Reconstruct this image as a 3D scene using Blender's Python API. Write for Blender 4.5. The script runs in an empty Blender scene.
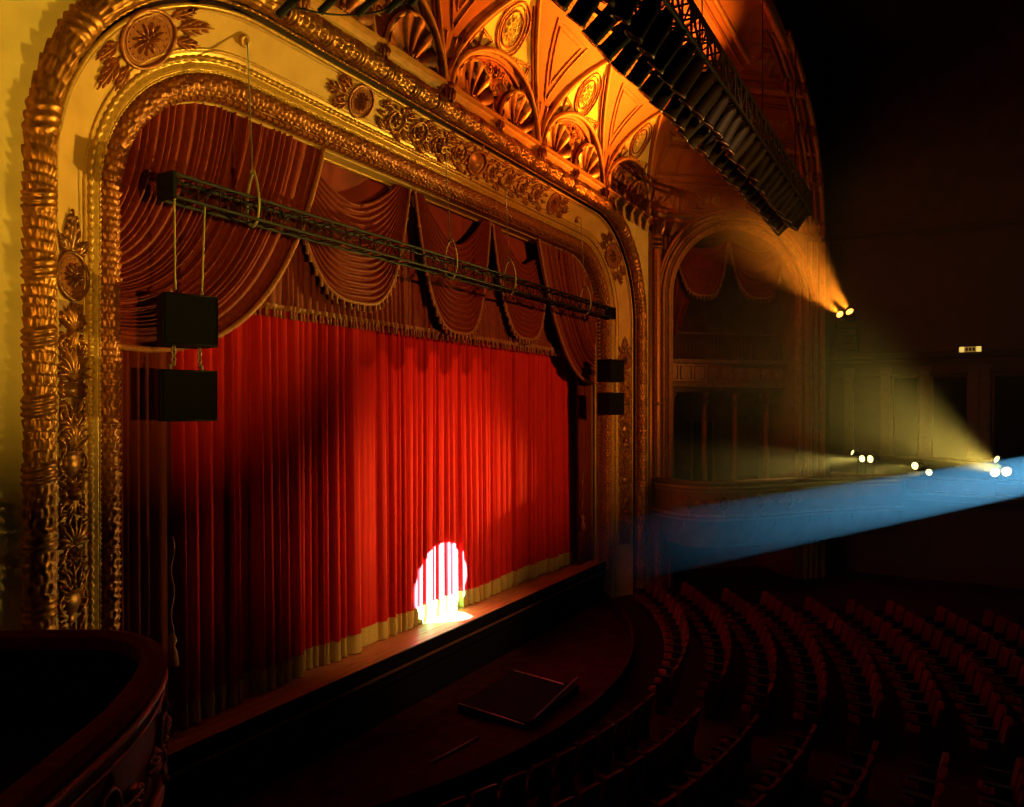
import bpy, math, random
from mathutils import Vector, Matrix

# ------------------------------------------------------------------ scene, camera, world, exposure
# World: X runs along the stage front, Y runs from the house into the stage, Z up, stage floor at z = 0.
sc = bpy.context.scene
COL = sc.collection
random.seed(11)
PI = math.pi
sin, cos, sqrt = math.sin, math.cos, math.sqrt
CZ = 5.17                                   # eye height above the stage floor

cam_d = bpy.data.cameras.new('camera')
cam = bpy.data.objects.new('camera', cam_d)
COL.objects.link(cam)
cam.location = (0, 0, CZ)
cam.rotation_euler = (math.radians(90), 0, math.atan2(433, 720) - PI / 2)
cam_d.sensor_width = 36
cam_d.lens = 720 / 1024 * 36
cam_d.shift_y = 6.5 / 1024
cam_d.clip_start = 0.05
sc.camera = cam

world = bpy.data.worlds.new('dark_house')
sc.world = world
world.use_nodes = True
world.node_tree.nodes['Background'].inputs[0].default_value = (1.0, 0.45, 0.2, 1)
world.node_tree.nodes['Background'].inputs[1].default_value = 0.0006

sc.view_settings.view_transform = 'Standard'
sc.view_settings.look = 'None'
sc.view_settings.gamma = 1
sc.view_settings.use_curve_mapping = False
sc.view_settings.exposure = 0.0
sc.cycles.use_denoising = True
sc.cycles.max_bounces = 6
sc.cycles.diffuse_bounces = 3
sc.cycles.volume_bounces = 0
sc.cycles.sample_clamp_indirect = 4.0

# energies of the theatre's lamps and the added washes (watts)
E_KEY, E_ORANGE, E_YELLOW, E_SIDE, E_FOLLOW, E_WASH, E_AMBER = 4100, 52000, 22000, 10500, 5500000, 16000, 10500
HAZE = 0.010


# ------------------------------------------------------------------ materials
def mat(name, base, rough=0.6, metal=0.0, var=0.25, scale=6.0, bump=0.0, stretch=None, spec=0.4, emit=None, estr=0, sheen=0):
    m = bpy.data.materials.new(name)
    m.use_nodes = True
    nt = m.node_tree
    b = nt.nodes['Principled BSDF']
    b.inputs['Roughness'].default_value = rough
    b.inputs['Metallic'].default_value = metal
    b.inputs['Specular IOR Level'].default_value = spec
    if sheen:
        b.inputs['Sheen Weight'].default_value = sheen
        b.inputs['Sheen Roughness'].default_value = 0.5
        b.inputs['Sheen Tint'].default_value = (*base, 1)
    tc = nt.nodes.new('ShaderNodeTexCoord')
    mp = nt.nodes.new('ShaderNodeMapping')
    if stretch:
        mp.inputs['Scale'].default_value = stretch
    nt.links.new(tc.outputs['Object'], mp.inputs['Vector'])
    nz = nt.nodes.new('ShaderNodeTexNoise')
    nz.inputs['Scale'].default_value = scale
    nz.inputs['Detail'].default_value = 5
    nt.links.new(mp.outputs['Vector'], nz.inputs['Vector'])
    rp = nt.nodes.new('ShaderNodeValToRGB')
    rp.color_ramp.elements[0].position = 0.3
    rp.color_ramp.elements[1].position = 0.7
    rp.color_ramp.elements[0].color = (*[c * (1 - var) for c in base], 1)
    rp.color_ramp.elements[1].color = (*[min(1, c * (1 + var * 0.6)) for c in base], 1)
    nt.links.new(nz.outputs['Fac'], rp.inputs['Fac'])
    nt.links.new(rp.outputs['Color'], b.inputs['Base Color'])
    if bump:
        bp = nt.nodes.new('ShaderNodeBump')
        bp.inputs['Strength'].default_value = bump
        bp.inputs['Distance'].default_value = 0.03
        nt.links.new(nz.outputs['Fac'], bp.inputs['Height'])
        nt.links.new(bp.outputs['Normal'], b.inputs['Normal'])
    if emit:
        b.inputs['Emission Color'].default_value = (*emit, 1)
        b.inputs['Emission Strength'].default_value = estr
    return m


M = {  # surfaces
    'plaster': mat('cream_plaster', (0.62, 0.45, 0.13), 0.75, var=0.14, scale=2.5, bump=0.15),
    'panel': mat('ochre_plaster', (0.56, 0.30, 0.06), 0.7, var=0.16, scale=2.0),
    'ochre': mat('ochre_paint', (0.50, 0.27, 0.07), 0.7, var=0.2, scale=3.0),
    'gold': mat('aged_gilding', (0.32, 0.115, 0.016), 0.38, metal=0.65, var=0.45, scale=14, bump=0.1),
    'goldred': mat('red_gilding', (0.30, 0.085, 0.015), 0.40, metal=0.4, var=0.4, scale=12, bump=0.1),
    'goldpale': mat('pale_gilding', (0.52, 0.27, 0.05), 0.4, metal=0.35, var=0.3, scale=16),
    'bronze': mat('dark_gilding', (0.22, 0.075, 0.015), 0.36, metal=0.45, var=0.5, scale=10, bump=0.1),
    'ochrebronze': mat('brown_gilt_ground', (0.26, 0.11, 0.02), 0.5, metal=0.3, var=0.4, scale=9),
    'terracotta': mat('red_brown_ground', (0.26, 0.075, 0.016), 0.75, var=0.3, scale=20, spec=0.15),
    'recess': mat('recess_painted_shade', (0.05, 0.02, 0.01), 0.8),  # shade in the groove beside the outer garland, put into the colour
    'vault': mat('vault_orange_paint', (0.37, 0.10, 0.014), 0.75, var=0.2, scale=1.6),
    'web': mat('vault_cream_paint', (0.82, 0.62, 0.15), 0.75, var=0.12, scale=1.6),
    'vaultred': mat('vault_red_paint', (0.46, 0.09, 0.025), 0.7, var=0.5, scale=7),
    'vaultline': mat('vault_dark_moulding', (0.34, 0.085, 0.02), 0.6, var=0.2),
    'vaultband': mat('vault_pale_moulding', (0.52, 0.22, 0.035), 0.6, var=0.2),
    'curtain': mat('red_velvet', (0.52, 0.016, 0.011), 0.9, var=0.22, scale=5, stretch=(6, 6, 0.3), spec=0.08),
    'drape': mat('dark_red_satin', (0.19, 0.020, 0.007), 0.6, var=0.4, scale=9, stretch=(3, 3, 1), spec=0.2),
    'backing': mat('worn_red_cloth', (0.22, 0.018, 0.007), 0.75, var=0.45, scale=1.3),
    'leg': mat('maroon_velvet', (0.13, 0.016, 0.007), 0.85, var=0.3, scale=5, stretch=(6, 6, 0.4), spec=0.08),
    'fringe': mat('gold_fringe', (0.55, 0.42, 0.09), 0.7, var=0.35, scale=30, stretch=(6, 6, 0.5), bump=0.3),
    'trim': mat('faded_gold_braid', (0.30, 0.085, 0.022), 0.6, var=0.4, scale=25),
    'wood': mat('stage_boards', (0.42, 0.15, 0.05), 0.4, var=0.3, scale=4, stretch=(0.6, 9, 4)),
    'black': mat('black_paint', (0.006, 0.005, 0.0045), 0.6, var=0.3, scale=20, spec=0.1),
    'blacksoft': mat('black_cloth', (0.006, 0.005, 0.005), 0.9, var=0.3, scale=20, spec=0.04),
    'truss': mat('dark_truss_metal', (0.010, 0.008, 0.005), 0.6, spec=0.12, var=0.3),
    'gelframe': mat('worn_gel_frame', (0.22, 0.17, 0.15), 0.35, metal=0.7, var=0.3),
    'lensoff': mat('unlit_lens', (0.03, 0.02, 0.02), 0.15, spec=0.6),
    'rope': mat('pale_rope', (0.36, 0.30, 0.10), 0.8, var=0.25, scale=40),
    'steel': mat('steel_cable', (0.30, 0.26, 0.20), 0.4, metal=0.5),
    'strip': mat('worn_metal_strip', (0.20, 0.13, 0.10), 0.4, metal=0.4),
    'carpet': mat('dark_red_carpet', (0.030, 0.006, 0.004), 0.95, var=0.4, scale=3, spec=0.04),
    'seat': mat('red_seat_plush', (0.085, 0.008, 0.005), 0.9, var=0.3, scale=15, spec=0.05),
    'seatwood': mat('dark_seat_wood', (0.025, 0.009, 0.005), 0.6, var=0.3, spec=0.1),
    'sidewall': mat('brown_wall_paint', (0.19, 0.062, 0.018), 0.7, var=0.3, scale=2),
    'sidetrim': mat('brown_gilt_trim', (0.30, 0.12, 0.035), 0.5, metal=0.2, var=0.3),
    'darktrim': mat('dark_gilt_trim', (0.10, 0.042, 0.014), 0.6, var=0.3),
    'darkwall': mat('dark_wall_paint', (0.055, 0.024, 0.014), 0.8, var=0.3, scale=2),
    'grille': mat('speaker_grille', (0.007, 0.006, 0.005), 0.85, var=0.3, scale=60, spec=0.06),
    'lamp_y': mat('lit_yellow_lens', (0.9, 0.9, 0.6), 0.3, emit=(1.0, 0.90, 0.36), estr=2.4),
    'lamp_o': mat('lit_orange_lens', (0.9, 0.5, 0.2), 0.3, emit=(1.0, 0.42, 0.06), estr=5),
    'lamp_w': mat('lit_white_lens', (0.9, 0.9, 1.0), 0.3, emit=(0.7, 0.85, 1.0), estr=20),
    'signdim': mat('dim_sign_panel', (0.5, 0.35, 0.1), 0.4, emit=(1.0, 0.55, 0.10), estr=0.22),
    'sign': mat('lit_sign_panel', (0.8, 0.7, 0.3), 0.4, emit=(1.0, 0.72, 0.16), estr=0.9),
}


# ------------------------------------------------------------------ mesh tools
class MB:
    def __init__(self):
        self.v, self.f, self.m = [], [], []

    def add(self, vs, fs, mi=0):
        n = len(self.v)
        self.v.extend(vs)
        self.f.extend(tuple(i + n for i in q) for q in fs)
        self.m.extend([mi] * len(fs))

    def grid(self, fn, nu, nv, cu=False, cv=False, mi=0):
        n = len(self.v)
        for i in range(nu):
            for j in range(nv):
                self.v.append(fn(i, j))
        ru = nu if cu else nu - 1
        rv = nv if cv else nv - 1
        for i in range(ru):
            i2 = (i + 1) % nu
            for j in range(rv):
                j2 = (j + 1) % nv
                self.f.append((n + i * nv + j, n + i2 * nv + j, n + i2 * nv + j2, n + i * nv + j2))
                self.m.append(mi(i, j) if callable(mi) else mi)

    def tube(self, pts, r, n=6, caps=True, closed=False, flat=1.0, mi=0):
        pts = [Vector(p) for p in pts]
        k = len(pts)
        rr = r if isinstance(r, (list, tuple)) else [r] * k
        base = len(self.v)
        up = None
        for i, p in enumerate(pts):
            if closed:
                d = pts[(i + 1) % k] - pts[i - 1]
            else:
                d = pts[min(i + 1, k - 1)] - pts[max(i - 1, 0)]
            if d.length < 1e-9:
                d = Vector((0, 0, 1))
            d.normalize()
            if up is None:
                up = Vector((0, 0, 1)) if abs(d.z) < 0.9 else Vector((1, 0, 0))
            s = d.cross(up)
            if s.length < 1e-6:
                s = d.orthogonal()
            s.normalize()
            up = s.cross(d).normalized()
            for j in range(n):
                a = 2 * PI * j / n
                self.v.append(tuple(p + s * (cos(a) * rr[i]) + up * (sin(a) * rr[i] * flat)))
        for i in range(k if closed else k - 1):
            i2 = (i + 1) % k
            for j in range(n):
                j2 = (j + 1) % n
                self.f.append((base + i * n + j, base + i2 * n + j, base + i2 * n + j2, base + i * n + j2))
                self.m.append(mi)
        if caps and not closed:
            self.f.append(tuple(base + j for j in range(n))[::-1])
            self.m.append(mi)
            self.f.append(tuple(base + (k - 1) * n + j for j in range(n)))
            self.m.append(mi)

    def box(self, c, s, mx=None, mi=0):
        c = Vector(c)
        vs = []
        for x in (-1, 1):
            for y in (-1, 1):
                for z in (-1, 1):
                    p = Vector((x * s[0] / 2, y * s[1] / 2, z * s[2] / 2))
                    if mx is not None:
                        p = mx @ p
                    vs.append(tuple(c + p))
        self.add(vs, [(0, 1, 3, 2), (4, 6, 7, 5), (0, 4, 5, 1), (2, 3, 7, 6), (0, 2, 6, 4), (1, 5, 7, 3)], mi)

    def lathe(self, prof, n, mx=None, mi=0, cap=True):
        """profile of (radius, height), turned round local Z then moved by mx"""
        mx = mx or Matrix()
        base = len(self.v)
        for r, h in prof:
            for j in range(n):
                a = 2 * PI * j / n
                self.v.append(tuple(mx @ Vector((r * cos(a), r * sin(a), h))))
        for i in range(len(prof) - 1):
            for j in range(n):
                j2 = (j + 1) % n
                self.f.append((base + i * n + j, base + i * n + j2, base + (i + 1) * n + j2, base + (i + 1) * n + j))
                self.m.append(mi)
        if cap:
            self.f.append(tuple(base + j for j in range(n))[::-1])
            self.m.append(mi)
            self.f.append(tuple(base + (len(prof) - 1) * n + j for j in range(n)))
            self.m.append(mi)

    def ball(self, c, r, nu=6, nv=4, mx=None, mi=0):
        c = Vector(c)
        prof = [(r * sin(PI * (i + 0.02) / (nv + 0.04)), -r * cos(PI * (i + 0.02) / (nv + 0.04))) for i in range(nv + 1)]
        self.lathe(prof, nu, Matrix.Translation(c) @ (mx or Matrix()), mi)

    def build(self, name, mats, parent=None, smooth=True):
        org = Vector(ORG.get(parent.name, (0, 0, 0))) if parent else Vector()
        vs = self.v if org.length == 0 else [(a - org.x, b - org.y, c - org.z) for a, b, c in self.v]
        me = bpy.data.meshes.new(name)
        me.from_pydata(vs, [], self.f)
        for m in (mats if isinstance(mats, (list, tuple)) else [mats]):
            me.materials.append(M[m])
        if any(self.m):
            me.polygons.foreach_set('material_index', self.m)
        if smooth:
            me.polygons.foreach_set('use_smooth', [True] * len(me.polygons))
        me.update()
        o = bpy.data.objects.new(name, me)
        COL.objects.link(o)
        if parent:
            o.parent = parent
            ORG[o.name] = tuple(org)
        return o


ORG = {}


def tag(o, label=None, cat=None, group=None, kind=None):
    if label:
        o['label'] = label
    if cat:
        o['category'] = cat
    if group:
        o['group'] = group
    if kind:
        o['kind'] = kind
    return o


def thing(name, label, cat, loc=(0, 0, 0), group=None, kind=None):
    o = bpy.data.objects.new(name, None)
    o.empty_display_size = 0.2
    COL.objects.link(o)
    o.location = loc
    ORG[o.name] = tuple(loc)
    return tag(o, label, cat, group, kind)


def copy_tree(o, parent=None):
    c = o.copy()
    COL.objects.link(c)
    c.parent = parent
    for ch in list(o.children):
        copy_tree(ch, c)
    return c


def aim_matrix(loc, target):
    """local -Z looks from loc to target"""
    d = (Vector(target) - Vector(loc)).normalized()
    return Matrix.Translation(loc) @ d.to_track_quat('-Z', 'Y').to_matrix().to_4x4()


def ordinal(n):
    low = ('first second third fourth fifth sixth seventh eighth ninth tenth eleventh twelfth thirteenth fourteenth fifteenth '
           'sixteenth seventeenth eighteenth nineteenth').split()
    if n < 20:
        return low[n - 1]
    t, r = divmod(n, 10)
    return ('twenty', 'thirty', 'forty')[t - 2] + '-' + low[r - 1] if r else ('twentieth', 'thirtieth', 'fortieth')[t - 2]


def smoothstep(a, b, x):
    x = max(0.0, min(1.0, (x - a) / (b - a)))
    return x * x * (3 - 2 * x)


def catmull(pts, k):
    out = []
    n = len(pts)
    for i in range(n - 1):
        p0, p1, p2, p3 = [Vector(pts[max(0, min(n - 1, i + d))]) for d in (-1, 0, 1, 2)]
        for j in range(k):
            t = j / k
            out.append(0.5 * ((2 * p1) + (p2 - p0) * t + (2 * p0 - 5 * p1 + 4 * p2 - p3) * t * t + (3 * p1 - p0 - 3 * p2 + p3) * t ** 3))
    out.append(Vector(pts[-1]))
    return out


# ------------------------------------------------------------------ dimensions of the stage opening
XC = 14.25                     # centre of the stage
HW = 8.41                      # half width of the opening
ZT = 10.20                     # top of the opening
RC = 2.05                      # corner radius
ZB = -1.3                      # house floor
DW = 9.10                      # plane of the stage wall
PATH_V = ZT - RC - ZB
PATH_A = PI / 2 * RC
PATH_H = 2 * (HW - RC)
PATH_L = 2 * PATH_V + 2 * PATH_A + PATH_H


def path(l):
    """point and outward normal on the edge of the opening (x, z, nx, nz)"""
    if l <= PATH_V:
        return XC - HW, ZB + l, -1, 0
    l -= PATH_V
    if l <= PATH_A:
        a = PI - l / RC
        return XC - HW + RC + RC * cos(a), ZT - RC + RC * sin(a), cos(a), sin(a)
    l -= PATH_A
    if l <= PATH_H:
        return XC - HW + RC + l, ZT, 0, 1
    l -= PATH_H
    if l <= PATH_A:
        a = PI / 2 - l / RC
        return XC + HW - RC + RC * cos(a), ZT - RC + RC * sin(a), cos(a), sin(a)
    l -= PATH_A
    return XC + HW, ZT - RC - l, 1, 0


def fp(l, s, d):
    x, z, nx, nz = path(l)
    return (x + nx * s, d, z + nz * s)


def path_samples(step, stepc=None):
    out = []
    l = 0.0
    for seg, st in ((PATH_V, step), (PATH_A, stepc or step), (PATH_H, step), (PATH_A, stepc or step), (PATH_V, step)):
        n = max(1, int(math.ceil(seg / st)))
        out += [l + seg * i / n for i in range(n)]
        l += seg
    return out + [PATH_L - 1e-6]


COARSE = path_samples(3.0, 0.11)

# ------------------------------------------------------------------ floors and walls of the house
mb = MB()
mb.box((14.25, -4.5, ZB - 0.15), (37.0, 29.2, 0.3))
tag(mb.build('floor', 'carpet', smooth=False), 'dark red carpeted auditorium floor', 'floor', kind='structure')

# stage wall with the hole of the arch
mb = MB()
X0, X1, Z1 = 3.3, 25.2, 12.08
ring = [fp(l, 1.5, DW) for l in COARSE]
outer = []
for l in COARSE:
    x, z, nx, nz = path(l)
    if nz < 1e-6:
        outer.append((X0 if nx < 0 else X1, DW, z))
    elif abs(nx) < 1e-6:
        outer.append((x, DW, Z1))
    else:
        cx = XC + (HW - RC) * (1 if nx > 0 else -1)
        k = min(((X1 - cx) if nx > 0 else (cx - X0)) / abs(nx), (Z1 - (ZT - RC)) / nz)
        outer.append((cx + nx * k, DW, ZT - RC + nz * k))
mb.grid(lambda i, j: (ring[i] if j == 0 else outer[i]), len(ring), 2)
tag(mb.build('wall_stage', 'plaster', smooth=False), 'ochre plaster wall round the gilded stage arch', 'wall', kind='structure')

# ------------------------------------------------------------------ gilded proscenium frame
frame = thing('proscenium_frame', 'gilded arched frame round the stage opening', 'stage arch', (XC, DW, ZB))
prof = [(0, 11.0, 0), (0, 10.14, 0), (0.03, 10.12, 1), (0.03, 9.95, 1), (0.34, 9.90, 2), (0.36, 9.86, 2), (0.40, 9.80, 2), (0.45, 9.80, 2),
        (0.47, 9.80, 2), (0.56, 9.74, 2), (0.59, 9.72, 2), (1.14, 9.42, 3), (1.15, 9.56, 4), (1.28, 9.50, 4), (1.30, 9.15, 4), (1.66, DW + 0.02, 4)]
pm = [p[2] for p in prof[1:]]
mb = MB()
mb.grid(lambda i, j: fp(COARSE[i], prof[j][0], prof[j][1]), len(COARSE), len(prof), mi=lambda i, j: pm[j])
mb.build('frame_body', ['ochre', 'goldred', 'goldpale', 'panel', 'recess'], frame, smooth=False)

for nm, s, d, r, m_ in (('inner_edge_bead', -0.01, 10.62, 0.03, 'goldpale'), ('panel_fillet', 0.63, 9.69, 0.022, 'goldpale'), ('panel_fillet', 1.10, 9.44, 0.022, 'ochre'),
                        ('cove_fillet', 0.38, 9.84, 0.025, 'goldpale'), ('panel_edge_moulding', 1.15, 9.40, 0.035, 'goldpale'), ('soffit_fillet', 0.0, 10.30, 0.025, 'ochre')):
    mb = MB()
    mb.tube([fp(l, s, d) for l in COARSE], r, 6)
    mb.build(nm, m_, frame)


def garland(name, s0, d0, r0, step, nth, th0, th1, leaf, nleaf, amp, wrap, m_):
    ls = path_samples(step, step * 0.8)
    g = MB()

    def pt(i, j):
        l = ls[i]
        th = th0 + (th1 - th0) * j / (nth - 1)
        q = (l + 0.03 * sin(th * 2)) % wrap if wrap else 9
        if wrap and q < wrap * 0.30:
            a = amp * (0.3 + 1.3 * abs(sin(q / (wrap * 0.30) * PI * 3)))
        else:
            u = l / leaf
            row = math.floor(u)
            b = u - row
            v = th / (2 * PI) * nleaf + 0.5 * (row % 2) + 0.12 * b * (1 if row % 2 else -1)
            c = (v - math.floor(v)) - 0.5
            hs = math.sin(row * 12.9898 + math.floor(v) * 78.233) * 43758.5453
            a = amp * (0.55 + 0.8 * (hs - math.floor(hs))) * (b ** 0.6) * (1.35 - 4.2 * c * c - 0.5 * b * b * abs(c)) + amp * 0.25 * (abs(c) < 0.07)
        rr = r0 + a - amp * 0.5
        x, z, nx, nz = path(l)
        s = s0 + rr * sin(th)
        d = d0 - rr * cos(th)
        return (x + nx * s, d, z + nz * s)
    g.grid(pt, len(ls), nth)
    return g.build(name, m_, frame)


garland('outer_leaf_garland', 1.46, 9.19, 0.198, 0.022, 44, -2.0, 2.1, 0.13, 15, 0.027, 0.80, 'gold')
garland('inner_leaf_garland', 0.185, 9.94, 0.145, 0.024, 28, -1.9, 1.8, 0.10, 11, 0.036, None, 'goldred')

# bead strings along the frame, too fine to pick apart
for nm, s, d, r, pitch, m_ in (('egg_moulding', 0.515, 9.755, 0.042, 0.11, 'goldpale'), ('bead_string', 1.24, 9.30, 0.026, 0.085, 'gold'), ('bead_string', 0.345, 9.835, 0.018, 0.07, 'goldpale')):
    ls = path_samples(pitch / 4, pitch / 4)
    mb = MB()
    mb.tube([fp(l, s, d) for l in ls], [r * (0.45 + 0.75 * abs(sin(PI * l / pitch))) for l in ls], 6)
    tag(mb.build(nm, m_, frame), kind='stuff')
mb = MB()
l = 0.05
while l < PATH_L:
    x, z, nx, nz = path(l)
    a = math.atan2(nz, nx)
    mb.box((x + nx * 0.0, 10.07, z + nz * 0.0), (0.05, 0.15, 0.10), Matrix.Rotation(-a, 3, 'Y'))
    l += 0.135
tag(mb.build('dentil_course', 'goldred', frame, smooth=False), kind='stuff')

# ---- ornament kit, drawn on a surface given by m(u, v, w)


def orn_scroll(b, m, cu, cv, r0, turns, di, a0, th, w=0.02):
    n = int(16 * turns) + 4
    P, R = [], []
    for i in range(n):
        f = i / (n - 1)
        a = a0 + di * 2 * PI * turns * f
        r = r0 * (1 - 0.86 * f)
        P.append(m(cu + r * cos(a), cv + r * sin(a), w + th * 0.4))
        R.append(th * (0.55 + 0.45 * sin(PI * min(1, f * 1.4))) * (1 - 0.3 * f))
    b.tube(P, R, 6)
    b.ball(P[-1], th * 1.5, 6, 4)


def orn_leaf(b, m, u, v, ang, L, Wd, curl=0.0, hgt=0.05):
    nu, nv = 10, 5
    P = []
    x, y, a = u, v, ang
    for i in range(nu):
        P.append((x, y, a))
        a += curl / nu
        x += L / (nu - 1) * cos(a)
        y += L / (nu - 1) * sin(a)

    def pt(i, j):
        f = i / (nu - 1)
        g = j / (nv - 1) * 2 - 1
        wd = Wd * sin(PI * min(1, 0.08 + f * 0.92)) ** 0.7 * (1 + 0.28 * (1 if i % 2 else -1) * abs(g))
        px, py, pa = P[i]
        return m(px - sin(pa) * g * wd / 2, py + cos(pa) * g * wd / 2, 0.004 + hgt * (1 - abs(g) ** 1.5) * (0.4 + 0.8 * sin(PI * f)) + hgt * 0.5 * f)
    b.grid(pt, nu, nv)


def orn_ring(b, m, cu, cv, R, th, w=0.02, n=36, asp=1.0):
    b.tube([m(cu + R * cos(2 * PI * i / n) * asp, cv + R * sin(2 * PI * i / n), w) for i in range(n)], th, 6, closed=True)


def orn_dome(b, m, cu, cv, R, h, n=24, k=5):
    def pt(i, j):
        r = R * i / (k - 1) + 1e-4
        a = 2 * PI * j / n
        return m(cu + r * cos(a), cv + r * sin(a), 0.004 + h * (1 - (i / (k - 1)) ** 2))
    b.grid(pt, k, n, cv=True)


def orn_rosette(b, m, cu, cv, R, n, a0=0.0, hgt=0.04):
    for i in range(n):
        a = a0 + 2 * PI * i / n
        orn_leaf(b, m, cu + 0.12 * R * cos(a), cv + 0.12 * R * sin(a), a, R * 0.88, R * 2.6 / n, 0.2, hgt)
    orn_dome(b, m, cu, cv, R * 0.2, hgt * 1.6, 10, 4)


def orn_sprig(b, m, u, v, a, L, w=0.09):
    """branching leafy end piece"""
    orn_leaf(b, m, u, v, a, L, w * 1.2, 0.0)
    for f, s in ((0.15, 1), (0.15, -1), (0.42, 1), (0.42, -1), (0.68, 1), (0.68, -1)):
        orn_leaf(b, m, u + cos(a) * L * f, v + sin(a) * L * f, a + s * 0.95, L * 0.48 * (1.2 - f), w, -s * 0.9)
    b.ball(m(u + cos(a) * L, v + sin(a) * L, 0.03), w * 0.22, 6, 4)


def band_map(l0, swap=False):
    def m(u, v, w):
        if swap:
            u, v = v, u
        x, z, nx, nz = path(l0 + u)
        s = 0.865 + 0.878 * v - 0.479 * w
        d = 9.57 - 0.479 * v - 0.878 * w
        return (x + nx * s, d, z + nz * s)
    return m


def medallion(name, m, R, m_, par, wings=(), petals=12):
    b = MB()
    orn_ring(b, m, 0, 0, R, R * 0.085, 0.03)
    orn_ring(b, m, 0, 0, R * 0.80, R * 0.03, 0.02)
    for i in range(18):
        a = 2 * PI * i / 18
        b.ball(m(R * 0.69 * cos(a), R * 0.69 * sin(a), 0.02), R * 0.05, 5, 3)
    orn_rosette(b, m, 0, 0, R * 0.58, petals, hgt=0.055)
    orn_rosette(b, m, 0, 0, R * 0.34, 7, 0.3, hgt=0.085)
    o = b.build(name, m_, par)
    b = MB()
    orn_dome(b, lambda u, v, w: m(u, v, w + 0.012), 0, 0, R * 0.97, 0.012, 36, 4)
    b.build('medallion_ground', 'terracotta', o)
    for (a, L) in wings:
        b = MB()
        for da, k in ((0, 1.0), (0.55, 0.72), (-0.55, 0.72)):
            orn_sprig(b, m, R * 1.02 * cos(a + da * 0.8), R * 1.02 * sin(a + da * 0.8), a + da * 0.5, L * k * 1.15, 0.06)
        b.build('leaf_spray', m_, o)
    return o


l_arcL = PATH_V + PATH_A * 0.55
l_arcR = PATH_L - l_arcL
l_mid = PATH_L / 2
medallion('medallion', band_map(l_arcL), 0.36, 'goldred', frame, ((0.05, 0.42), (PI + 0.05, 0.42)))
medallion('medallion', band_map(l_arcR), 0.33, 'gold', frame, ((0.0, 0.42), (PI, 0.42)))
for sg in (-1, 1):
    l0 = l_mid + sg * 3.95
    mp_ = band_map(l0)
    medallion('medallion', mp_, 0.30, 'goldred', frame, ((0 if sg > 0 else PI, 0.55),))
# running scrollwork over the middle of the arch
mp_ = band_map(l_mid)
b = MB()
orn_ring(b, mp_, 0, 0, 0.27, 0.035, 0.04, asp=1.25)
orn_dome(b, mp_, 0, 0, 0.25, 0.08)
for k in range(10):
    a = 2 * PI * k / 10 + 0.3
    orn_leaf(b, mp_, 0.33 * cos(a), 0.28 * sin(a), a, 0.16, 0.12, 0.5)
b.build('cartouche', 'goldred', frame)
for sg in (-1, 1):
    for k in range(4):
        b = MB()
        cu = sg * (0.72 + 0.74 * k)
        cv = 0.0
        orn_scroll(b, mp_, cu, cv, 0.29, 1.7, sg * (1 if k % 2 else -1), PI / 2 + (0 if k % 2 else PI), 0.03)
        orn_rosette(b, mp_, cu, cv, 0.14, 6, 0.2 * k, 0.06)
        for s2 in (-1, 1):
            orn_sprig(b, mp_, cu + sg * 0.2, cv + s2 * 0.24, s2 * 0.35 + (0 if sg > 0 else PI), 0.34, 0.075)
            orn_sprig(b, mp_, cu - sg * 0.1, cv + s2 * 0.22, s2 * 0.5 + (PI if sg > 0 else 0), 0.26, 0.07)
        for q in range(9):
            a = 2 * PI * q / 9 + k
            orn_leaf(b, mp_, cu + 0.2 * cos(a), cv + 0.2 * sin(a), a + 0.9, 0.17, 0.085, 1.0, 0.045)
        for s2 in (-1, 1):
            orn_leaf(b, mp_, cu + sg * 0.33, cv + s2 * 0.05, s2 * 0.9 + (0 if sg > 0 else PI), 0.24, 0.09, -1.6 * s2, 0.045)
        b.build('running_scroll', 'gold', frame)


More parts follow.
